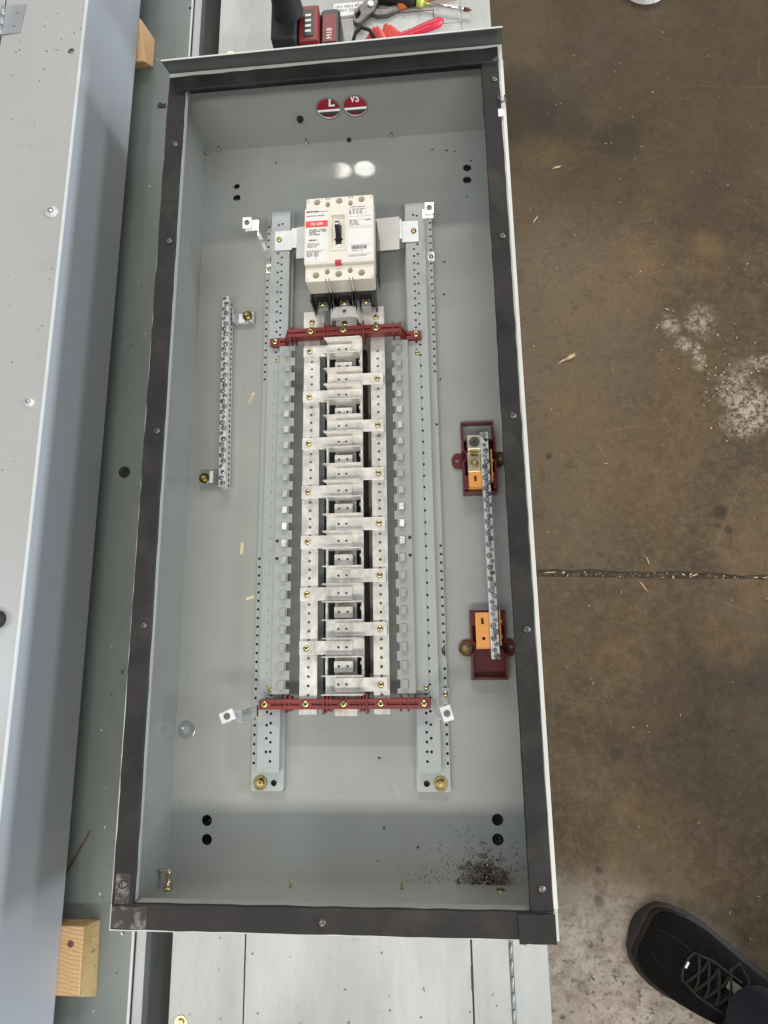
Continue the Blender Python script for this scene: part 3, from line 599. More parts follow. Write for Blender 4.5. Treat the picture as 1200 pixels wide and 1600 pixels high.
# ================================================================== RIGHT NEUTRAL BAR
t = bar_thing('neutral_bar', 'long silver neutral terminal bar on two maroon holders at right', (.4662, .2960), (.4650, .6220), .036, .0500, .0112, 40, 'zincdull')
def tray(x0, x1, y0, y1, zt, ey, open_window):
    """moulded holder: floor, four thin walls, two round ears"""
    b = MB(); wl = .0028
    if open_window: b.plate([[(x0, y0), (x1, y0), (x1, y0 + .078), (x0, y0 + .078)]], .0004, .003)
    else: b.plate([[(x0, y0), (x1, y0), (x1, y1), (x0, y1)]], .0004, .003)
    ym = y0 + .081 if open_window else y1 - .0001
    for xa in (x0, x1 - wl):
        b.box(xa, xa + wl, y0, ey - .010, .0035, zt); b.box(xa, xa + wl, ey + .010, ym, .0035, zt)
        if open_window: b.box(xa, xa + wl, ym + .0001, y1, .0006, .012)
    b.box(x0, x1, y0 - wl, y0 - .0001, .0004, zt * .8); b.box(x0, x1, y1 + .0001, y1 + wl, .0004, .014 if open_window else zt)
    if open_window:
        b.box(x0 + wl, x1 - wl, y0 + .0785, y0 + .081, .0004, zt * .7)
    for sx, ex in ((-1, x0), (1, x1)):
        for k in range(8):   # curved inner wall round each ear
            a0 = PI / 2 + PI * k / 8; a1 = PI / 2 + PI * (k + 1) / 8
            P = lambda a, r: (ex - sx * math.cos(a + PI) * r * -.75 * -1, ey + math.sin(a) * r)
            p = [P(a0, .0085), P(a1, .0085), P(a1, .0105), P(a0, .0105)]
            b.hexa([(x, y, .003) for x, y in p] + [(x, y, zt) for x, y in p])
        cx = ex + sx * .0065
        lp = [(ex - sx * .001, ey - .012)] + [(cx + sx * .009 * math.cos(a), ey + .012 * math.sin(a)) for a in [(-80 + 16 * q) * PI / 180 for q in range(11)]] + [(ex - sx * .001, ey + .012)]
        if sx < 0: lp = lp[::-1]
        b.plate([lp, circ(cx + sx * .001, ey, .0033, 14)], .0006, .0045)
    h = b.build('holder', 'maroon', t, .0003); return h
h = tray(.4330, .4830, .5400, .6490, .030, .5925, True)
h['label'] = 'upper maroon holder with open rectangular window'
put('bolt', ME['goldbig'], h, (.4920, .5935, .0050))
b = MB(); b.box(.4340, .4405, .5405, .5600, .030, .0345); b.box(.4765, .4825, .5405, .560, .030, .0345); b.build('corner_post', 'maroon', h, .0006)
h2 = tray(.4345, .4845, .2705, .3610, .024, .3110, False)
h2['label'] = 'lower maroon holder, an open tray'
b = MB(); b.box(.4345, .4415, .3420, .3610, .0245, .0300); b.box(.4770, .4845, .3420, .3610, .0245, .0300); b.build('corner_post', 'maroon', h2, .0006)
b = MB(); b.box(.4335, .4855, .2665, .2680, .0004, .012); b.build('end_rib', 'maroon', h2, .0003)
put('bolt', ME['goldbig'], h2, (.4268, .3108, .0050))
def slot_plate(x0, x1, y0, y1, sy, hy, z):
    b = MB(); lp = [[(x0, y0), (x1, y0), (x1, y1), (x0, y1)], rrect((x0 + x1) / 2 - .0017, sy - .0045, (x0 + x1) / 2 + .0022, sy + .0045, .0016)]
    if hy: lp.append(circ((x0 + x1) / 2 + .001, hy, .0024, 12))
    b.plate(lp, z - .0025, z); b.box(x0, x1, y0 - .0018, y0 - .0001, z - .016, z - .002)
    c = b.build('copper_plate', 'copper', t, .0003)
    b = MB(); b.plate([rrect((x0 + x1) / 2 - .0012, sy - .0035, (x0 + x1) / 2 + .0016, sy + .0035, .0012)], z - .003, z - .001); b.build('slot_screw', 'oldgold', c)
slot_plate(.4408, .4600, .5430, .5660, .5560, 0, .034)
slot_plate(.4415, .4605, .3115, .3600, .3480, .3240, .034)
for ya, yb in ((.5490, .5980), (.3140, .3630)):
    b = MB(); b.box(.4738, .4760, ya, yb, .030, .0405); c = b.build('copper_link', 'copper', t, .0004)
    for yy in (ya + .012, yb - .016): b = MB(); b.lathe([(.003, 0), (.0026, .0022)], T(.4761, yy, .035, ry=PI / 2), 12); b.build('rivet', 'brass', c)
b = MB(); b.box(.4405, .4600, .5975, .6190, .010, .0460); b.box(.4405, .4600, .5665, .5970, .010, .0330); lg = b.build('lug', 'lugs', t, .0008)
b = MB(); b.ring(.0042, .0078, .0460, .0470, T(.4505, .6085)); b.ring(.0024, .0041, .0440, .0464, T(.4505, .6085), 6); b.build('lug_screw', 'steel', lg)
b = MB(); b.lathe([(.0042, .0440), (.0040, .0462)], T(.4505, .6085)); b.build('lug_socket', 'dark', lg)
b = MB(); b.ring(.0056, .0088, .0331, .0340, T(.4505, .5800)); b.lathe([(.0056, .0320), (.0056, .0338), (.0030, .0352), (.0028, .0385)], T(.4505, .5800)); b.build('lug_bolt', 'brass', lg)
b = MB(); b.lathe([(.0070, 0), (.0070, .0006)], T(.4505, .5935, .0331) @ Matrix.Diagonal((1, .42, 1, 1)), 20); b.build('lug_notch', 'oldgold', lg)

# ================================================================== BUSBAR INTERIOR
t = thing('busbar_assembly', 'busbar chassis on two perforated rails with rows of silver straps', 'busbar assembly')
Y0, P_ = .7660, .0251     # first row and row pitch
def rail(mir):
    """perforated rail; mir=False is the left-hand one"""
    X = (lambda x: .5182 - x) if mir else (lambda x: x)
    def pl(pts): q = [(X(x), y) for x, y in pts]; return q[::-1] if mir else q
    fl = [(.119, .1200), (.121, .1185), (.163, .1185), (.1655, .1210), (.1655, 1.044), (.119, 1.044)]
    if mir: fl = [(.119, .1210), (.1215, .1185), (.163, .1185), (.1655, .1210), (.1655, 1.046), (.126, 1.046), (.119, 1.038)]
    n0 = .308
    if mir: fl = fl[:1][::-1] + fl[1:] + [(.119, n0 + .010)] + [(.119 + .007 * math.sin(PI * k / 8), n0 + .010 - .0025 * k) for k in range(9)] + []
    holes = [circ(X(.1218), .1555 + .0127 * k, .00205, 10) for k in range(69) if not (mir and (10 < k < 13 or 24 < k < 46 and k != 39))]
    if not mir: holes = [h for h in holes if not (.455 < h[0][1] < .735)]
    b = MB(); b.plate([pl(fl)] + holes + [circ(X(.1515), .1290, .0044, 16)], .0105, .0120); r = b.build('mounting_rail', 'paint_rail', t)
    b = MB(); sh = X(.1192); b.box(min(sh, sh + (.0008 if not mir else -.0008)), max(sh, sh + (.0008 if not mir else -.0008)), .120, 1.040, .0003, .0104)
    for (xa, xb, ya, yb, za, zb) in ((.1195, .1655, .1187, .1200, .0003, .0104), (.1640, .1655, .119, 1.044, .0003, .0104)):
        b.box(min(X(xa), X(xb)), max(X(xa), X(xb)), ya, yb, za, zb)
    b.build('rail_skirt', 'paint_rail', r)
    hl = [circ(X(.1495), .1605 + .0127 * k, .0020, 10) for k in range(68)] + [circ(X(.1435), .1730 + .0178 * k, .0020, 10) for k in range(48)]
    hl = [h for h in hl if not (.957 < h[0][1] < .999)]
    b = MB(); b.plate([pl([(.1310, .1460), (.1585, .1460), (.1625, .1465), (.1625, 1.033), (.1600, 1.035), (.1310, 1.035)]) if not mir else pl([(.1360, .1460), (.1625, .1460), (.1625, 1.033), (.1310, 1.033), (.1310, .1510), (.1325, .1475)])] + hl, .0264, .0280); b.build('raised_channel', 'paint_rail', r)
    b = MB()
    for xa in (.1310, .1612): b.box(min(X(xa), X(xa + .0013)), max(X(xa), X(xa + .0013)), .1463, 1.033, .0122, .0263)
    b.box(min(X(.1325), X(.161)), max(X(.1325), X(.161)), 1.0318, 1.033, .0122, .0263)
    b.box(min(X(.1325), X(.161)), max(X(.1325), X(.161)), .1463, .1475, .0122, .0263)
    b.build('channel_web', 'paint_rail', r)
    put('rail_bolt', ME['goldbig'], r, (X(.1325), .1293, .0121), (0, 0, .7)); put('rail_bolt', ME['gold5'], r, (X(.1365), 1.0400, .0121))
    return r
rl = rail(False); rr = rail(True)
def comb(mir):
    X = (lambda x: .5085 - x) if mir else (lambda x: x)
    x_out, x_sq0, x_sq1, x_tip = .1530, .1628, .1718, .1780
    lp = [(x_out, Y0 + .0145), (x_tip, Y0 + .0145)]
    for k in range(21):
        y = Y0 - k * P_; nx = x_sq1 + (.0022 if mir else .0008); lp += [(x_tip, y + .0062), (nx, y + .0062), (nx, y - .0058), (x_tip, y - .0058)]
    lp += [(x_tip, Y0 - 20 * P_ - .0125), (x_out, Y0 - 20 * P_ - .0125)]
    q = [(X(x), y) for x, y in lp]; q = q if mir else q[::-1]
    b = MB(); b.plate([q], .0402, .0420)
    xa, xb = X(x_out), X(x_out + .0016); b.box(min(xa, xb), max(xa, xb), Y0 - 20 * P_ - .012, Y0 + .0142, .0300, .0401)
    c = b.build('comb_bar', 'paint', t)
    xa, xb = (X(.1430), X(.1545)) if not mir else (X(.1350), X(.1545))
    b = MB(); b.plate([rrect(min(xa, xb), Y0 - 20 * P_ - .0135, max(xa, xb), Y0 + .0030, .0008)], .0283, .0300); b.build('comb_foot', 'paint_rail', c)
    for yy in (Y0 - .0030, Y0 - 20 * P_ - .0055): put('screw', ME['gold4'], c, (.3695 if mir else .1475, yy, .0301))
    for yy in (.4440, .4180) : b = MB(); b.lathe([(.0026, 0), (.0022, .0006)], T(X(.1565), yy + .025, .0421), 12); b.build('dimple', 'scrap', c)
    hook = MB(); xa, xb = X(x_sq0), X(x_sq1); cx = (xa + xb) / 2; w = abs(xb - xa) / 2
    hook.hexa([(-w, -.0060, 0), (w, -.0060, 0), (w, .0066, 0), (-w, .0066, 0), (-w * .88, -.0058, .0068), (w * .88, -.0058, .0068), (w * .86, .0062, .0030), (-w * .86, .0062, .0030)])
    hm = hook.me('hook_mesh', 'paint', .0006)
    for k in range(21): put('hook', hm, c, (cx, Y0 - k * P_, .0419))
comb(False); comb(True)
# busbars
def busbar(x0, x1, y0, y1, z, holes=True, m='tinworn'):
    cx = (x0 + x1) / 2; lp = [rrect(x0, y0, x1, y1, .001, 2)]
    if holes: lp += [circ(cx, y0 + .0135 + .01255 * k, .0022, 10) for k in range(int((y1 - y0 - .06) / .01255))]
    b = MB(); b.plate(lp, z - .006, z); b.build('busbar', m, t)
busbar(.1925, .2175, .2238, .836, .0410); busbar(.2975, .3195, .2238, .830, .0410)
busbar(.2400, .2720, .2200, .812, .0240, False)
# phase plates, straps, fins
def strap(row, left):
    y = Y0 - row * P_
    m = 'tinworn' if row > 13 else 'tin'
    b = MB()
    if left: b.box(.1930, .2686, y - .0093, y + .0093, .0453, .0484)
    else: b.box(.2442, .3172, y - .0093, y + .0093, .0453, .0484)
    s = b.build('connector_strap', m, t, .0004)
    b = MB()
    if left: b.box(.1945, .2160, y - .0085, y + .0085, .0411, .0452)
    else: b.box(.2980, .3160, y - .0085, y + .0085, .0411, .0452)
    b.build('spacer', m, s)
    put('screw', ME['gold5'], s, ((.2032 if left else .3079), y + random.uniform(-.0006, .0006), .0485), (0, 0, random.random()))
    for x in (.2487, .2600):
        put('rivet', ME['rivet'], s, (x, y, .0484)); put('rivet_pit', ME['pit'], s, (x + .0004, y + .0002, .0492))
def stab(k):   # one phase plate with its two upright blades
    yt = Y0 + .0126 - k * P_
def fin_mesh(m, flip):
    lp = [(.2300, .0425), (.2852, .0425), (.2862, .0620), (.2835, .0655), (.2302, .0655), (.2272, .0640), (.2300, .0575)]
    b = MB(); b.plate([lp], 0, .0013, 0, Matrix(((1, 0, 0, 0), (0, 0, 1, 0), (0, 1, 0, 0), (0, 0, 0, 1)))); return b.me('blade_mesh', m, .0003)
fm = fin_mesh('tin', 0); fm2 = fin_mesh('tinworn', 0)
for g in range(7):
    ya = Y0 - (3 * g) * P_; yb = Y0 - (3 * g + 2) * P_; m = 'tinworn' if g > 4 else 'tin'; f = fm2 if g > 4 else fm
    for y, left in ((ya, True), (yb, False)):
        b = MB(); b.box(.2302, .2850, y - .0117, y + .0117, .0425, .0446)
        pb = b.build('phase_plate', m, t, .0003)
        put('blade', f, pb, (0, y + .0118 if left else y + .0118, 0)); put('blade', f, pb, (0, y - .0130, 0))
        strap(3 * g + (0 if left else 2), left)
    yc = (ya + yb) / 2
    for q0, q1 in ((.2302, .2332), (.2815, .2850)):
        b = MB(); b.box(q0, q1, yc - .0120, yc + .0120, .0400, .0480); b.build('side_web', m, t, .0004)
    b = MB(); b.box(.2800, .2814, yc + .002, yc + .0065, .030, .049); b.build('web_tooth', m, t)
    b = MB(); b.box(.2418, .2687, yc - .0088, yc + .0068, .0250, .0440); c = b.build('centre_block', m, t, .0008)
    for x in (.2487, .2612): put('rivet', ME['rivet'], c, (x, yc - .001, .0440)); put('rivet_pit', ME['pit'], c, (x + .0003, yc - .0008, .0448))
# insulating bed under the centre
b = MB(); b.box(.2290, .2885, .2560, .780, .0040, .0150); b.build('insulator_bed', 'blackmatt', t)
for xa, xb in ((.2195, .2290),):
    b = MB(); b.box(xa, xb, .252, .775, .0025, .0040); b.build('insulator_strip', 'black', t)
# dark red cross braces
def brace(y, hi, screws, dip):
    b = MB(); hw = .0068
    xs = [.1385, .1600, .1700, .2290, .2890, .3440, .3540, .3755]; zs = [.0300 + .006, .0300 + .006, hi, hi, hi, hi, .036, .036]
    if dip: zs = [hi] * 8
    lowd = .016
    for i in range(7):
        x0, x1 = xs[i], xs[i + 1]; z0, z1 = zs[i], zs[i + 1]
        for ya, yb in ((y - hw, y - .0016), (y + .0016, y + hw)):
            b.hexa([(x0, ya, z0 - lowd), (x1, ya, z1 - lowd), (x1, yb, z1 - lowd), (x0, yb, z0 - lowd), (x0, ya, z0), (x1, ya, z1), (x1, yb, z1), (x0, yb, z0)])
        b.hexa([(x0, y - .0017, z0 - lowd), (x1, y - .0017, z1 - lowd), (x1, y + .0017, z1 - lowd), (x0, y + .0017, z0 - lowd), (x0, y - .0017, z0 - .0035), (x1, y - .0017, z1 - .0035), (x1, y + .0017, z1 - .0035), (x0, y + .0017, z0 - .0035)])
    o = b.build('cross_brace', 'brace', t, .0005)
    for x in screws:
        z = hi if dip or .165 < x < .35 else .036
        b = MB(); b.box(x - .0085, x + .0085, y - .0062, y + .0062, z - .006, z + .0004); b.build('screw_pad', 'brace', o, .0006)
        put('screw', phillips(.0052, .0030, 'gold'), o, (x, y, z + .0005), (0, 0, random.random()))
    ribs = [(.1745, .012), (.1805, .010), (.2285, .0135), (.2330, .0105), (.2380, .0105), (.2790, .0105), (.2838, .0105), (.2885, .0135), (.3345, .0105), (.3450, .0105)]
    for x, e in ribs:
        z = hi if (dip or .168 < x < .346) else .05
        tall = e > .012
        b = MB(); b.box(x - .0012, x + .0012, y - e, y + e, z - .024, z + (.0028 if tall else -.0010)); b.build('rib', 'brace', o, .0005)
    return o
brace(.7915, .062, (.1439, .2064, .2573, .3077, .3687), False)
brace(.2385, .050, (.1460, .2035, .2563, .3077, .3668), True)
# entry tabs and the yoke that takes the breaker's middle lug
b = MB(); b.plate([rrect(.1915, .7980, .2250, .8365, .0012)], .0412, .0435, .0003); tb = b.build('entry_tab', 'tinworn', t)
for yy in (.8180, .8060): put('screw', ME['gold5'], tb, (.2050, yy, .0436))
b = MB(); b.plate([rrect(.2850, .7980, .3190, .8395, .0012)], .0412, .0435, .0003); tb = b.build('entry_tab', 'tin', t)
for yy in (.8205, .8080): put('screw', ME['gold5'], tb, (.3070, yy, .0436))
b = MB(); b.box(.2430, .2760, .7980, .8260, .0400, .0430); yk = b.build('yoke_base', 'tin', t, .0004); put('screw', ME['gold5'], yk, (.2570, .8130, .0431))
b = MB(); b.plate([[(.2400, .8105), (.2800, .8105), (.2775, .8290), (.2425, .8290)], circ(.2600, .8215, .0034, 16)], .0650, .0670, .0003)
b.hexa([(.2395, .8110, .0650), (.2800, .8110, .0650), (.2800, .8125, .0650), (.2395, .8125, .0650), (.2400, .8095, .0600), (.2795, .8095, .0600), (.2800, .8125, .0668), (.2395, .8125, .0668)])
for s, xc in ((-1, .2395), (1, .2805)):
    b.hexa([(xc + s * .0035, .7990, .044), (xc + s * .0050, .7990, .044), (xc + s * .0050, .8290, .044), (xc + s * .0035, .8290, .044), (xc - .0005, .8080, .0665), (xc + .0012, .8080, .0665), (xc + .0008, .8450, .0665), (xc - .0006, .8450, .0665)])
b.build('yoke', 'tin', t, .0003)
# strap carrying the breaker
b = MB(); b.plate([[(.1375, .9600), (.1680, .9600), (.1680, .9960), (.1375, .9960)]], .0282, .0300); b.plate([[(.1685, .9600), (.3500, .9640), (.3500, 1.000), (.1685, .9960)]], .0330, .0348)
b.hexa([(.1665, .9600, .0282), (.1682, .9600, .0282), (.1682, .9960, .0282), (.1665, .9960, .0282), (.1670, .9600, .0348), (.1687, .9600, .0348), (.1687, .9960, .0348), (.1670, .9960, .0348)])
b.plate([[(.3475, .9600), (.3770, .9600), (.3770, .9985), (.3475, .9985)]], .0282, .0300); st = b.build('breaker_strap', 'strapzinc', t)
put('screw', ME['gold5'], st, (.1450, .9800, .0301)); put('screw', ME['gold5'], st, (.3690, .9800, .0301))
# standoff brackets with square nuts
def standoff(foot, top, tab, nut, nrot, lab):
    """foot (x,y), web top (x,y), tab rectangle, nut centre"""
    b = MB(); fx, fy = foot; tx, ty, tw = top
    b.plate([rrect(fx - .0052, fy - .0085, fx + .0052, fy + .0085, .001)], .0122, .0136)
    sg = 1 if tx > .25 else -1
    b.hexa([(tx, ty - tw, .0136), (tx + .0014, ty - tw, .0136), (tx + .0014, ty + tw, .0136), (tx, ty + tw, .0136), (tx, ty - tw, .0985), (tx + .0014, ty - tw, .0985), (tx + .0014, ty + tw, .0985), (tx, ty + tw, .0985)])
    x0, x1, y0, y1 = tab; b.plate([rrect(x0, y0, x1, y1, .0008)], .0986, .1000)
    o = b.build('trim_bracket', 'zinc', t, .0002); 
    if lab: o['label'] = lab
    put('screw', ME['gold4'], o, (fx, fy, .0137))
    nx, ny = nut
    b = MB(); b.plate([rrect(-.0070, -.0095, .0070, .0095, .0008), circ(0, 0, .0032, 16)], 0, .0028, .0003); nn = b.build('square_nut', 'zincdull', o, 0, (nx, ny, .1001)); nn.rotation_euler = (0, 0, nrot)
    b = MB(); b.ring(.0022, .0042, 0, .0010); b.lathe([(.0021, -.001), (.0021, .0004)]); s_ = b.build('nut_ring', 'steel', o, 0, (nx, ny, .1029))
standoff((.1245, .9380), (.1290, .9440, .0065), (.1090, .1310, .9475, .9660), (.1130, .9600), 0, None)
standoff((.3965, .9420), (.3850, .9560, .0070), (.3845, .4010, .9485, .9640), (.3950, .9640), -.03, None)
standoff((.1240, .2180), (.1285, .2280, .0078), (.1100, .1290, .2210, .2370), (.1110, .2290), .38 + PI / 2, None)
standoff((.3965, .2480), (.3810, .2320, .0080), (.3810, .3960, .2235, .2405), (.3965, .2310), .28, None)

# white card pushed behind the breaker
b = MB(); b.plate([[(.1760, .9380), (.3455, .9430), (.3465, 1.0030), (.1765, .9960)]], .0360, .0372)
o = tag(b.build('paper_card', 'card'), 'blank white card tucked behind the circuit breaker', 'card')

# ================================================================== CIRCUIT BREAKER
t = thing('circuit_breaker', 'cream three pole circuit breaker with black toggle and red label', 'circuit breaker', (.2600, .910, .0375))
def R(x): return x - .2600
def Q(y): return y - .910
b = MB(); b.hexa([(R(.2130), Q(.8410), 0), (R(.3080), Q(.8410), 0), (R(.3080), Q(.9790), 0), (R(.2130), Q(.9790), 0), (R(.2105), Q(.8400), .0500), (R(.3110), Q(.8400), .0500), (R(.3110), Q(.9800), .0500), (R(.2105), Q(.9800), .0500)]); base = b.build('base', 'black', t, .0012)
b = MB()
for x in (.2262, .2600, .2938): b.box(R(x - .0085), R(x + .0085), Q(.8385), Q(.8399), .018, .038)
b.build('terminal_recess', 'blackmatt', base)
for x in (.2403, .2450, .2752, .2800):
    b = MB(); b.box(R(x - .0009), R(x + .0009), Q(.8260), Q(.8398), .002, .0495); b.build('phase_barrier', 'black', base)
for x in (.2118, .3088):
    b = MB(); b.box(R(x - .0012), R(x + .0012), Q(.8290), Q(.8398), .002, .0495); b.build('phase_barrier', 'black', base)
for x in (.2262, .2600, .2938):
    b = MB(); b.box(R(x - .0078), R(x + .0078), Q(.8270), Q(.8384), .0120, .0250); b.box(R(x - .006), R(x + .006), Q(.8300), Q(.8390), .0252, .0300)
    tm = b.build('terminal_lug', 'bare', t, .001); put('screw', ME['gold5'], tm, (R(x), Q(.8340), .0301))
# cream case: notched outline shoulders + raised middle panel
def casing(y0, y1, z0, z1, notch_at, name):
    lp = []
    x0, x1 = R(.2098), R(.3115)
    if notch_at == 'low':
        pts = [(x0, y1), (x0, y0 + .002), (x0 + .002, y0)]
        for xc in (.2403, .2450, .2752, .2800): pts += [(R(xc) - .0010, y0), (R(xc) - .0010, y0 + .0040), (R(xc) + .0010, y0 + .0040), (R(xc) + .0010, y0)]
        pts += [(x1 - .002, y0), (x1, y0 + .002), (x1, y1)]
        holes = [circ(R(x), Q(.8510), .0051, 20) for x in (.2255, .2592, .2932)] + [circ(R(x), Q(.8558), .0038, 14, 1.25) for x in (.2423, .2765)]
    else:
        pts = [(x0, y0), (x1, y0), (x1, y1 - .002), (x1 - .002, y1)]
        for xc in (.2795, .2755, .2445, .2405): pts += [(R(xc) + .0009, y1), (R(xc) + .0009, y1 - .0035), (R(xc) - .0009, y1 - .0035), (R(xc) - .0009, y1)]
        pts += [(x0 + .002, y1), (x0, y1 - .002)]
        holes = [circ(R(x), Q(.9740), .0051, 20) for x in (.2260, .2600, .2938)] + [circ(R(x), Q(.9690), .0036, 14, 1.35) for x in (.2425, .2770)]
    b = MB(); b.plate([pts] + holes, z0, z1); return b.build(name, 'cream', t)
zc0, zc1 = .0502, .0815
casing(Q(.8405), Q(.8640), zc0, zc1, 'low', 'end_cover'); casing(Q(.9605), Q(.9805), zc0, zc1, 'high', 'end_cover')
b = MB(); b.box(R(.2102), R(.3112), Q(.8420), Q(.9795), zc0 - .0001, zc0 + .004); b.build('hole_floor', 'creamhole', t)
b = MB()
lp = [rrect(R(.2085), Q(.8655), R(.3125), Q(.9600), .0025), rrect(R(.2495), Q(.8890), R(.2695), Q(.9450), .0012)]
b.plate(lp, zc0, .0870, .0006); cov = b.build('front_cover', 'cream', t)
b = MB(); b.plate([rrect(R(.2470), Q(.8855), R(.2722), Q(.9485), .0022), rrect(R(.2498), Q(.8893), R(.2692), Q(.9447), .0012)], .0868, .0883, .0003); b.build('toggle_frame', 'cream', cov)
b = MB(); b.box(R(.2490), R(.2700), Q(.8885), Q(.9455), .0800, .0840); b.build('toggle_bed', 'cream', cov)
b = MB(); b.plate([rrect(R(.2550), Q(.8960), R(.2640), Q(.9300), .001)], .0841, .0843); b.build('toggle_slot', 'blackmatt', cov)
b = MB(); b.hexa([(R(.2560), Q(.9060), .0844), (R(.2632), Q(.9060), .0844), (R(.2632), Q(.9210), .0844), (R(.2560), Q(.9210), .0844), (R(.2558), Q(.9180), .1000), (R(.2630), Q(.9180), .1000), (R(.2630), Q(.9260), .1000), (R(.2558), Q(.9260), .1000)])
b.box(R(.2535), R(.2660), Q(.9045), Q(.9065), .0842, .0870); tg = b.build('toggle', 'black', t, .0008)
b = MB(); b.box(R(.2565), R(.2622), Q(.9200), Q(.9225), .1001, .1003); b.build('toggle_mark', 'label', tg)
b = MB(); b.box(R(.2565), R(.2640), Q(.8925), Q(.8975), .0842, .0850); b.build('toggle_indicator', 'label', cov)
b = MB(); b.box(R(.2548), R(.2640), Q(.8640), Q(.8700), .0800, .0885); b.build('trip_button', 'redbtn', t, .0006)
for x, y in ((.2125, .9760), (.3085, .9765), (.2130, .8440), (.3085, .8440)): put('case_screw', MB().ring(.0014, .0018, 0, .0003).me('ring_mesh', 'creamhole'), t, (R(x), Q(y), zc1))
b = MB(); b.box(R(.3127), R(.3140), Q(.872), Q(.955), .004, .055); b.build('side_insulator', 'black', t)
# stickers
zs = .0871
b = MB(); b.plate([rrect(R(.2105), Q(.8690), R(.2436), Q(.9575), .0006)], zs, zs + .0002); sl = b.build('sticker', 'label', t); zt = zs + .0004
b = MB(); b.box(R(.2105), R(.2436), Q(.9270), Q(.9375), zt - .0001, zt + .0001); b.build('red_band', 'redlabel', sl)
text('printed_text', 'FD 600', R(.2270), Q(.9300), zt + .0003, .0062, 'white', sl, 0, 'CENTER', .0001)
text('printed_text', 'EATON', R(.2112), Q(.9520), zt, .0042, 'ink', sl, 0, 'LEFT', .00018, 1.3).data.name = 'logo'
text('printed_text', 'Cutler-Hammer', R(.2268), Q(.9523), zt, .0027, 'ink', sl)
text('printed_text', 'Industrial Circuit Breaker', R(.2112), Q(.9455), zt, .0027, 'ink', sl, 0, 'LEFT', .00004)
text('printed_text', '125 AMPS   3 POLES\nAC MAX 600V  50/60\nTYPE FD\nCTL SYSTEM', R(.2155), Q(.9215), zt, .0029, 'ink', sl, 0, 'LEFT', .00006)
text('printed_text', 'SERIES C', R(.2155), Q(.9040), zt, .0034, 'ink', sl, 0, 'LEFT', .0001)
text('printed_text', 'Suitable for use with\nfollowing accessories\nrated 40 C  cable\nterminals  in-lb', R(.2130), Q(.8990), zt, .0022, 'ink', sl)
text('printed_text', 'INTERRUPTING RATING\n 240V 65kA   240V 65\n 480V 35kA   480V 35\n 600V 18kA   600V 25\n 125DC 10     250 10', R(.2115), Q(.8855), zt, .0021, 'ink', sl)
b = MB(); b.box(R(.2112), R(.2430), Q(.8880), Q(.8882), zt, zt + .0001); b.box(R(.2270), R(.2272), Q(.8705), Q(.8860), zt, zt + .0001); tag(b.build('rule_lines', 'ink', sl), kind='stuff')
b = MB(); b.plate([rrect(R(.2740), Q(.8695), R(.3090), Q(.9590), .0006)], zs, zs + .0002); sr = b.build('sticker', 'label', t)
text('printed_text', 'CIRCUIT BREAKER', R(.2775), Q(.9560), zt, .0027, 'ink', sr)
text('printed_text', 'V     AMP   kA  LOAD\n240  125   65   100\n480  125   35   100\n600  125   18   100', R(.2755), Q(.9520), zt, .0025, 'ink', sr)
text('printed_text', 'TRIP  MAG\nCAT  FD3125\nSTYLE  6639\nCLASS  FRAME', R(.2755), Q(.9330), zt, .0025, 'ink', sr)
text('printed_text', 'TypeFD', R(.2990), Q(.9330), zt, .0028, 'ink', sr)
text('printed_text', 'MADE IN USA  LISTED 6K', R(.2755), Q(.8740), zt, .0023, 'ink', sr)
b = MB()
for y in (.9535, .9405, .9350, .9240, .9210, .8935, .8780, .8765): b.box(R(.2745), R(.3085), Q(y), Q(y + .00018), zt, zt + .0001)
for x in (.2900, .2950, .3000): b.box(R(x), R(x + .0002), Q(.9410), Q(.9530), zt, zt + .0001)
x = .2790
while x < .3020:
    w = random.choice((.0002, .0003, .0006)); b.box(R(x), R(x + w), Q(.8860), Q(.8920), zt + .0001, zt + .0002); x += w + random.choice((.0003, .0005))
tag(b.build('rule_lines', 'ink', sr), kind='stuff')
text('printed_text', '6639C 84G  0 124 7', R(.2800), Q(.8830), zt, .0020, 'ink', sr)

# ================================================================== TOOLS BEHIND THE BOX
t = thing('cordless_tool', 'cordless tool standing on its red and black battery behind the box', 'power tool', (.170, 1.405, ZC))
t.scale = (1.15, 1.15, 1.5)
b = MB(); b.plate([rrect(-.036, -.035, .035, .045, .008)], 0, .026, .002); b.build('battery', 'red', t)
b = MB(); b.plate([rrect(.0352, -.033, .066, .043, .008)], 0, .030, .003); bb = b.build('battery_end', 'black', t)
b = MB(); b.plate([rrect(-.040, -.030, .0, .048, .006)], .0262, .045, .003); b.build('tool_base', 'blackmatt', t)
b = MB(); b.plate([rrect(.002, -.028, .034, .040, .003)], .0262, .038, .002); b.build('battery_top', 'red', t)
b = MB(); b.plate([rrect(.010, -.020, .026, .030, .002)], .0382, .039, 0); o = b.build('gauge_panel', 'black', t)
for k in range(4): b = MB(); b.box(.013, .022, -.013 + k * .010, -.009 + k * .010, .0391, .0394); b.build('gauge_bar', 'label', o)
b = MB(); b.plate([rrect(.040, -.022, .060, .030, .002)], .0302, .0310, 0); lb = b.build('badge', 'red', t); text('printed_text', 'M18', .053, -.018, .0312, .012, 'white', lb, PI / 2)
b = MB()
rings = [(0.0, .006, .045, .024, .021), (0, .008, .075, .0205, .019), (0, .010, .11, .020, .018), (0, .012, .150, .021, .019), (0, .014, .19, .0225, .021)]
prev = None
for (x, y, z, rx, ry) in rings:
    r = [b.bm.verts.new((x - .012 + rx * math.cos(2 * PI * k / 20), y + .012 + ry * math.sin(2 * PI * k / 20), z)) for k in range(20)]
    if prev:
        for k in range(20): f = b.bm.faces.new((prev[k], prev[(k + 1) % 20], r[(k + 1) % 20], r[k])); f.smooth = True
    prev = r
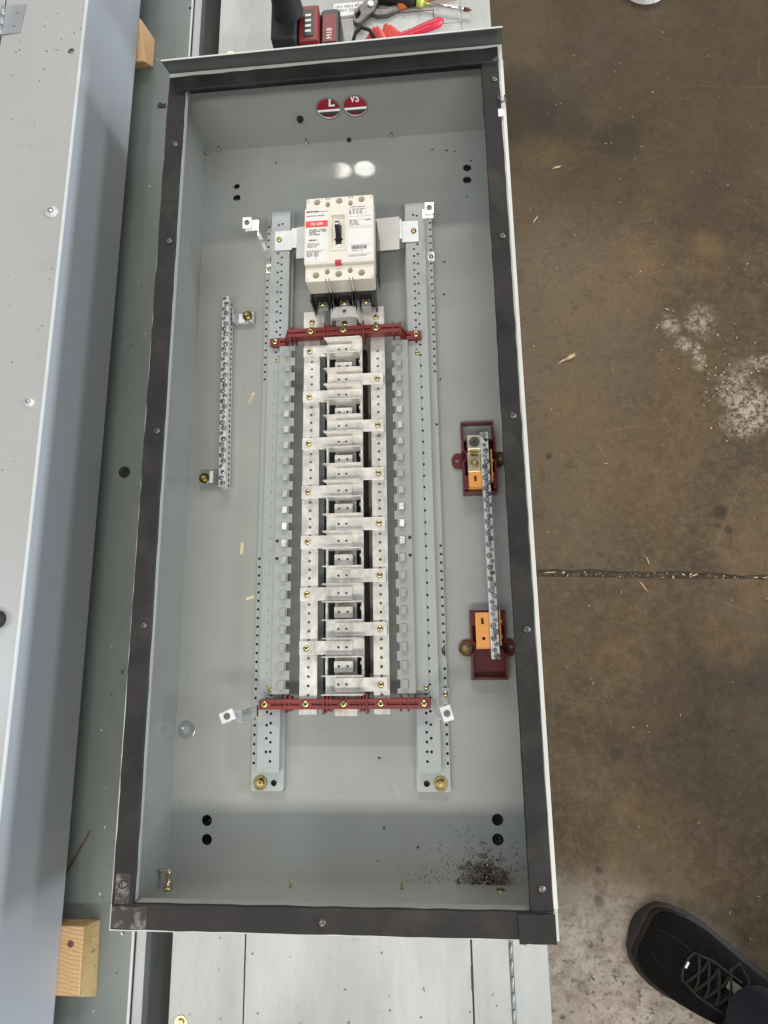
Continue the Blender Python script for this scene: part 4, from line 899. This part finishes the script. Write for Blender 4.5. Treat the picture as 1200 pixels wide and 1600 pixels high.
b.bm.faces.new(prev); b.build('handle', 'blackmatt', t)
b = MB(); b.tube([(-.012, -.03, .215), (-.012, .0, .215), (-.012, .10, .215), (-.012, .125, .215)], [.028, .032, .032, .02], 20); b.build('motor_housing', 'red', t)
t = thing('slip_joint_pliers', 'dark slip joint pliers with orange grips lying on the cabinet at top', 'pliers', (.300, 1.478, ZC + .0015), 0)
def flat(name, pts, z0, z1, m, bv=.0015): b = MB(); b.plate([pts], z0, z1, bv); return b.build(name, m, t)
flat('jaw', [(-.034, -.020), (-.028, -.026), (-.020, -.024), (-.010, -.010), (.006, .004), (.014, .020), (.010, .034), (-.004, .034), (-.016, .020), (-.024, .010), (-.020, -.004), (-.024, -.014), (-.029, -.015), (-.030, -.002), (-.034, -.006)], .004, .014, 'steel')
flat('jaw', [(-.035, -.005), (-.030, .001), (-.022, .010), (-.010, .008), (.010, -.006), (.030, -.006), (.050, .004), (.056, .012), (.046, .016), (.028, .008), (.010, .010), (-.004, .022), (-.018, .024), (-.032, .012)], 0, .009, 'steel')
b = MB(); b.lathe([(.0065, .014), (.0060, .0170), (.004, .0175)], T(-.001, .014)); b.build('pivot', 'zincdull', t)
b = MB(); b.tube([(.050, .010, .006), (.075, .020, .007), (.12, .032, .008), (.16, .038, .008)], [.006, .0075, .008, .006], 12); b.build('grip', 'orange', t)
b = MB(); b.tube([(.010, .030, .010), (.03, .055, .009), (.07, .075, .008), (.12, .09, .008)], [.006, .0075, .008, .006], 12); b.build('grip', 'orange', t)
t = thing('cutting_pliers', 'pliers with long crimson vinyl grips lying just behind the box lip', 'pliers', (.345, 1.403, ZC + .010), 0)
b = MB(); b.tube([(.088, .030, .010), (.080, .0275, .010), (.060, .020, .010), (.030, .010, .009), (-.005, .001, .008), (-.03, -.008, .008)], [.004, .0085, .0085, .0072, .006, .005], 14); b.build('grip', 'redgrip', t)
b = MB(); b.tube([(.088, -.020, .008), (.050, -.022, .008), (.010, -.018, .008), (-.03, -.014, .008)], [.005, .008, .007, .005], 14); b.build('grip', 'redgrip', t)
b = MB(); b.plate([[(-.030, -.018), (-.060, -.020), (-.085, -.012), (-.060, -.003), (-.030, -.002)]], .003, .012, .001); b.build('jaw', 'steel', t)
b = MB(); b.tube([(.265, 1.400, .0), (.272, 1.418, .006), (.283, 1.426, .008), (.298, 1.420, .006), (.308, 1.400, .0)], .0032, 10); tag(b.build('cable_loop', 'blackmatt'), 'short black cable loop between the tool battery and the crimson pliers', 'cable')
def rag(x, y, sx, sy, amp, seed, label):
    rnd = random.Random(seed); mb = MB(); n = 12; V = []
    for i in range(n):
        for j in range(n):
            u, v = i / (n - 1) - .5, j / (n - 1) - .5
            z = amp * (.5 + .5 * math.sin(u * 11 + v * 6 + seed)) * (1.1 - 2.6 * (u * u + v * v)) + rnd.uniform(0, amp * .18)
            V.append(mb.bm.verts.new((x + sx * u * (1 + .2 * math.sin(v * 9)), y + sy * v * (1 + .25 * math.sin(u * 8 + 1)), ZC + .003 + max(z, 0))))
    for i in range(n - 1):
        for j in range(n - 1):
            f = mb.bm.faces.new((V[i * n + j], V[(i + 1) * n + j], V[(i + 1) * n + j + 1], V[i * n + j + 1])); f.smooth = True
    o = mb.build('cloth_rag', 'ragpink'); md = o.modifiers.new('thick', 'SOLIDIFY'); md.thickness = .0012
    tag(o, label, 'rag')
rag(.322, 1.412, .060, .045, .030, 3, 'crumpled coral cloth beside the crimson plier grips behind the box')
rag(.262, 1.394, .050, .030, .020, 5, 'smaller coral cloth tuck in front of the tool battery')
t = thing('screwdriver', 'screwdriver with silver shaft and lime collar lying at the top edge', 'screwdriver', (.400, 1.487, ZC + .012), -.30)
b = MB(); b.tube([(0, 0, 0), (.055, 0, 0), (.075, 0, 0)], .0030, 12); b.build('shaft', 'chrome', t)
b = MB(); b.tube([(.0751, 0, 0), (.082, 0, 0), (.0900, 0, 0)], [.0032, .0034, .0010], 8); b.build('tip', 'rust', t)
b = MB(); b.tube([(-.002, 0, 0), (-.006, 0, 0), (-.014, 0, 0)], [.0055, .0075, .0075], 14); b.build('collar', 'lime', t)
b = MB(); b.tube([(-.0145, 0, 0), (-.03, 0, 0), (-.09, 0, 0), (-.11, 0, 0)], [.006, .0105, .012, .008], 14); b.build('handle', 'blackmatt', t)
# red case seen through the two round holes
t = thing('tool_case', 'red tool case with white letters seen through the round wall holes', 'tool case', (.265, 1.245, ZC))
b = MB(); b.box(-.10, .10, -.024, .040, 0, .040); b.build('lid', 'casered', t, .003)
b = MB(); b.box(-.10, .10, -.0100, -.0055, .0402, .0409); b.build('stripe', 'white', t)
b = MB(); b.box(-.10, .10, -.0175, -.0102, .0402, .0409); b.build('stripe', 'blackmatt', t)
b = MB(); b.box(-.10, .10, -.034, -.0242, .002, .030); b.build('black_trim', 'blackmatt', t, .001)
text('printed_text', 'L', -.041, .001, .0406, .030, 'white', t, 0, 'LEFT', .0006, .8)
text('printed_text', 'VS', -.002, .006, .0406, .022, 'white', t, 0, 'LEFT', .0004, .7)
b = MB(); b.ring(.004, .006, .0402, .0406, T(-.026, .010), 20); b.build('emblem', 'ink', t)

# white tape roll on the floor at the top edge
t = thing('tape_roll', 'white tape roll lying on the concrete at the top of the picture', 'tape roll', (.9200, 1.8150, ZF))
b = MB(); b.ring(.040, .053, 0, .022, n=48); b.build('roll', 'label', t, .001)
b = MB(); b.ring(.036, .0399, .001, .0225, n=48); b.build('core', 'white', t)
for k in range(14):
    a = k * 2 * PI / 14; b = MB(); b.box(-.0004, .0004, 0, .0006, .002, .020, T(.0531 * math.cos(a), .0531 * math.sin(a), 0, rz=a - PI / 2)); b.build('print_mark', 'zincdull', t)

# ================================================================== PERSON
t = thing('person', 'person in dark trousers and black knit lace-up shoe, lower right corner', 'person')
ax = Vector((-.85, .53, 0)).normalized(); sd = Vector((-ax.y, ax.x, 0))
toe = Vector((.706, -.146, ZF)); Lf = .262
def shoe(toe, name_mod=''):
    def sec(s, wl, wr, h, zb, n=24, flat=.0):
        c = toe - ax * (s * Lf); pts = []
        for k in range(n):
            a = 2 * PI * k / n; x = math.cos(a); z = math.sin(a)
            w = (wl if x < 0 else wr) * 1.18; ex = .75
            xx = math.copysign(abs(x) ** ex, x) * w; zz = math.copysign(abs(z) ** .8, z)
            pts.append(c + sd * xx + Vector((0, 0, zb + (h - zb) * (zz * .5 + .5))))
        return pts
    def loft(secs, m, nm, sub=True):
        mb = MB(); R_ = [[mb.bm.verts.new(p) for p in s] for s in secs]; n = len(R_[0])
        for a, c in zip(R_, R_[1:]):
            for k in range(n): f = mb.bm.faces.new((a[k], a[(k + 1) % n], c[(k + 1) % n], c[k])); f.smooth = True
        mb.bm.faces.new(R_[0][::-1]); mb.bm.faces.new(R_[-1]); return mb.build(nm, m, t)
    prof = [(.0, .012, .012, .030), (.02, .026, .028, .042), (.06, .036, .038, .052), (.13, .043, .046, .060), (.22, .047, .051, .066), (.33, .048, .052, .074), (.45, .044, .048, .086), (.58, .040, .042, .098), (.70, .037, .038, .104), (.85, .035, .036, .100), (.95, .030, .030, .09), (1.0, .018, .018, .07)]
    up = loft([sec(s, a, c, h, .018) for s, a, c, h in prof], 'mesh', 'shoe')
    so = loft([sec(s - .012 + .02 * s, a * 1.03 + .003, c * 1.10 + .004, .030 + (.006 if s < .05 else 0), 0) for s, a, c, h in prof], 'sole', 'sole'); so.parent = up
    # toe bumper
    tb_ = loft([sec(s - .006, a * 1.01 + .001, c * 1.03 + .002, h0, .014) for (s, a, c, h), h0 in zip(prof[:5], (.034, .042, .046, .047, .044))], 'suede', 'toe_bumper'); tb_.parent = up
    def pt(s, u, dz=0):   # point on top of shoe at length s, sideways u (-1..1)
        for (s0, a0, c0, h0), (s1, a1, c1, h1) in zip(prof, prof[1:]):
            if s0 <= s <= s1:
                f = (s - s0) / (s1 - s0); a_ = a0 + (a1 - a0) * f; c_ = c0 + (c1 - c0) * f; h = h0 + (h1 - h0) * f; break
        w = (a_ if u < 0 else c_); cc = toe - ax * (s * Lf)
        x = abs(u); zz = (max(0, 1 - x ** (1 / .75 * 2)) ** .5) ** .8
        return cc + sd * (u * w) + Vector((0, 0, .018 + (h - .018) * (zz * .5 + .5) + dz))
    def strip(pts, r, m, nm, par): b = MB(); b.tube(pts, r, 6); return b.build(nm, m, None) if par is None else b.build(nm, m, par)
    # eyestay outline
    es = [pt(.27, -.45, .001), pt(.25, -.2, .002), pt(.25, .2, .002), pt(.27, .45, .001), pt(.37, .58, .001), pt(.52, .60, .001)]
    strip(es, .0022, 'lacegrey', 'eyestay', up); strip([pt(.27, -.45, .001), pt(.37, -.58, .001), pt(.52, -.60, .001)], .0022, 'lacegrey', 'eyestay', up)
    for k in range(4):
        s = .285 + k * .055
        strip([pt(s, -.5, .003), pt(s + .02, -.2, .006), pt(s + .045, .2, .007), pt(s + .055, .5, .003)], .0024, 'lace', 'lace', up)
        strip([pt(s, .5, .003), pt(s + .02, .2, .004), pt(s + .045, -.2, .005), pt(s + .055, -.5, .003)], .0024, 'lace', 'lace', up)
    a = pt(.50, .1, .008); strip([a, a + Vector((-.005, .02, .012)), a + Vector((.00, .048, .008)), a + Vector((.018, .052, -.004)), a + Vector((.028, .03, -.002)), a + Vector((.018, .004, .004))], .0022, 'lace', 'lace_loop', up)
    strip([a, a + Vector((-.02, -.03, .006)), a + Vector((-.045, -.055, -.03)), a + Vector((-.05, -.07, -.06))], .0022, 'lace', 'lace_end', up)
    strip([a, a + Vector((.0, -.03, .012)), a + Vector((-.03, -.06, .0)), a + Vector((-.04, -.05, -.03)), a + Vector((-.01, -.03, .0))], .0022, 'lace', 'lace_loop', up)
    strip([pt(.03, .5, .001), pt(.10, .5, .001), pt(.17, .5, .001), pt(.24, .45, .001)], .0008, 'suede', 'stitch_line', up)
    strip([pt(.03, -.5, .001), pt(.10, -.5, .001), pt(.17, -.5, .001), pt(.24, -.45, .001)], .0008, 'suede', 'stitch_line', up)
    b = MB(); q = pt(.44, -.36, .012); q2 = pt(.50, -.36, .013); w_ = sd * .007
    b.hexa([q - w_, q2 - w_, q2 + w_, q + w_, q - w_ + Vector((0, 0, .001)), q2 - w_ + Vector((0, 0, .001)), q2 + w_ + Vector((0, 0, .001)), q + w_ + Vector((0, 0, .001))]); b.build('tongue_tag', M_tag, up)
    b = MB(); q = pt(.255, .0, .003); b.box(-.0015, .0015, -.005, .005, 0, .001, Matrix.Translation(q) @ Matrix.Rotation(-.6, 4, 'Z')); b.build('reflector', 'white', up)
    # pull of tongue edge lines
    for s0 in (.30, .35, .40, .45): strip([pt(s0, -.35, .002), pt(s0 + .02, 0, .003), pt(s0, .35, .002)], .0009, 'lacegrey', 'tongue_seam', up)
M_tag = mat('grey_green_tag', (.16, .17, .12), .8)
shoe(toe)
shoe(toe + Vector((.36, -.03, 0)))
# legs and torso: one continuous skinned surface
V = []; Ed = []; Rd = []
def jv(p, r, parent=None):
    V.append(p); Rd.append(r)
    if parent is not None: Ed.append((parent, len(V) - 1))
    return len(V) - 1
ank = toe - ax * (Lf * .60); kx = Vector((.30, -.40, 0))
pel = jv((1.06, -.42, .62), .15)
for side, foot in ((-1, ank), (1, ank + Vector((.36, -.03, 0)))):
    hip = jv((1.06 + .10 * side, -.42, .56), .10, pel)
    kn = jv(((foot.x + 1.06 + .10 * side) / 2 , (foot.y - .42) / 2 + .05, .20), .068, hip)
    an = jv((foot.x, foot.y, ZF + .17), .055, kn); jv((foot.x, foot.y, ZF + .095), .060, an)
ch = jv((1.06, -.40, .85), .16, pel); sh = jv((1.06, -.36, 1.10), .17, ch); nk = jv((1.06, -.33, 1.22), .06, sh)
me = bpy.data.meshes.new('clothing'); me.from_pydata([tuple(v) for v in V], Ed, []); bo = put('clothed_body', me, t)
sk = bo.modifiers.new('skin', 'SKIN'); sk.use_smooth_shade = True
for i, v in enumerate(me.skin_vertices[0].data): v.radius = (Rd[i], Rd[i]); v.use_root = (i == 0)
sb = bo.modifiers.new('sub', 'SUBSURF'); sb.levels = 2; sb.render_levels = 2; me.materials.append(M['sock'])
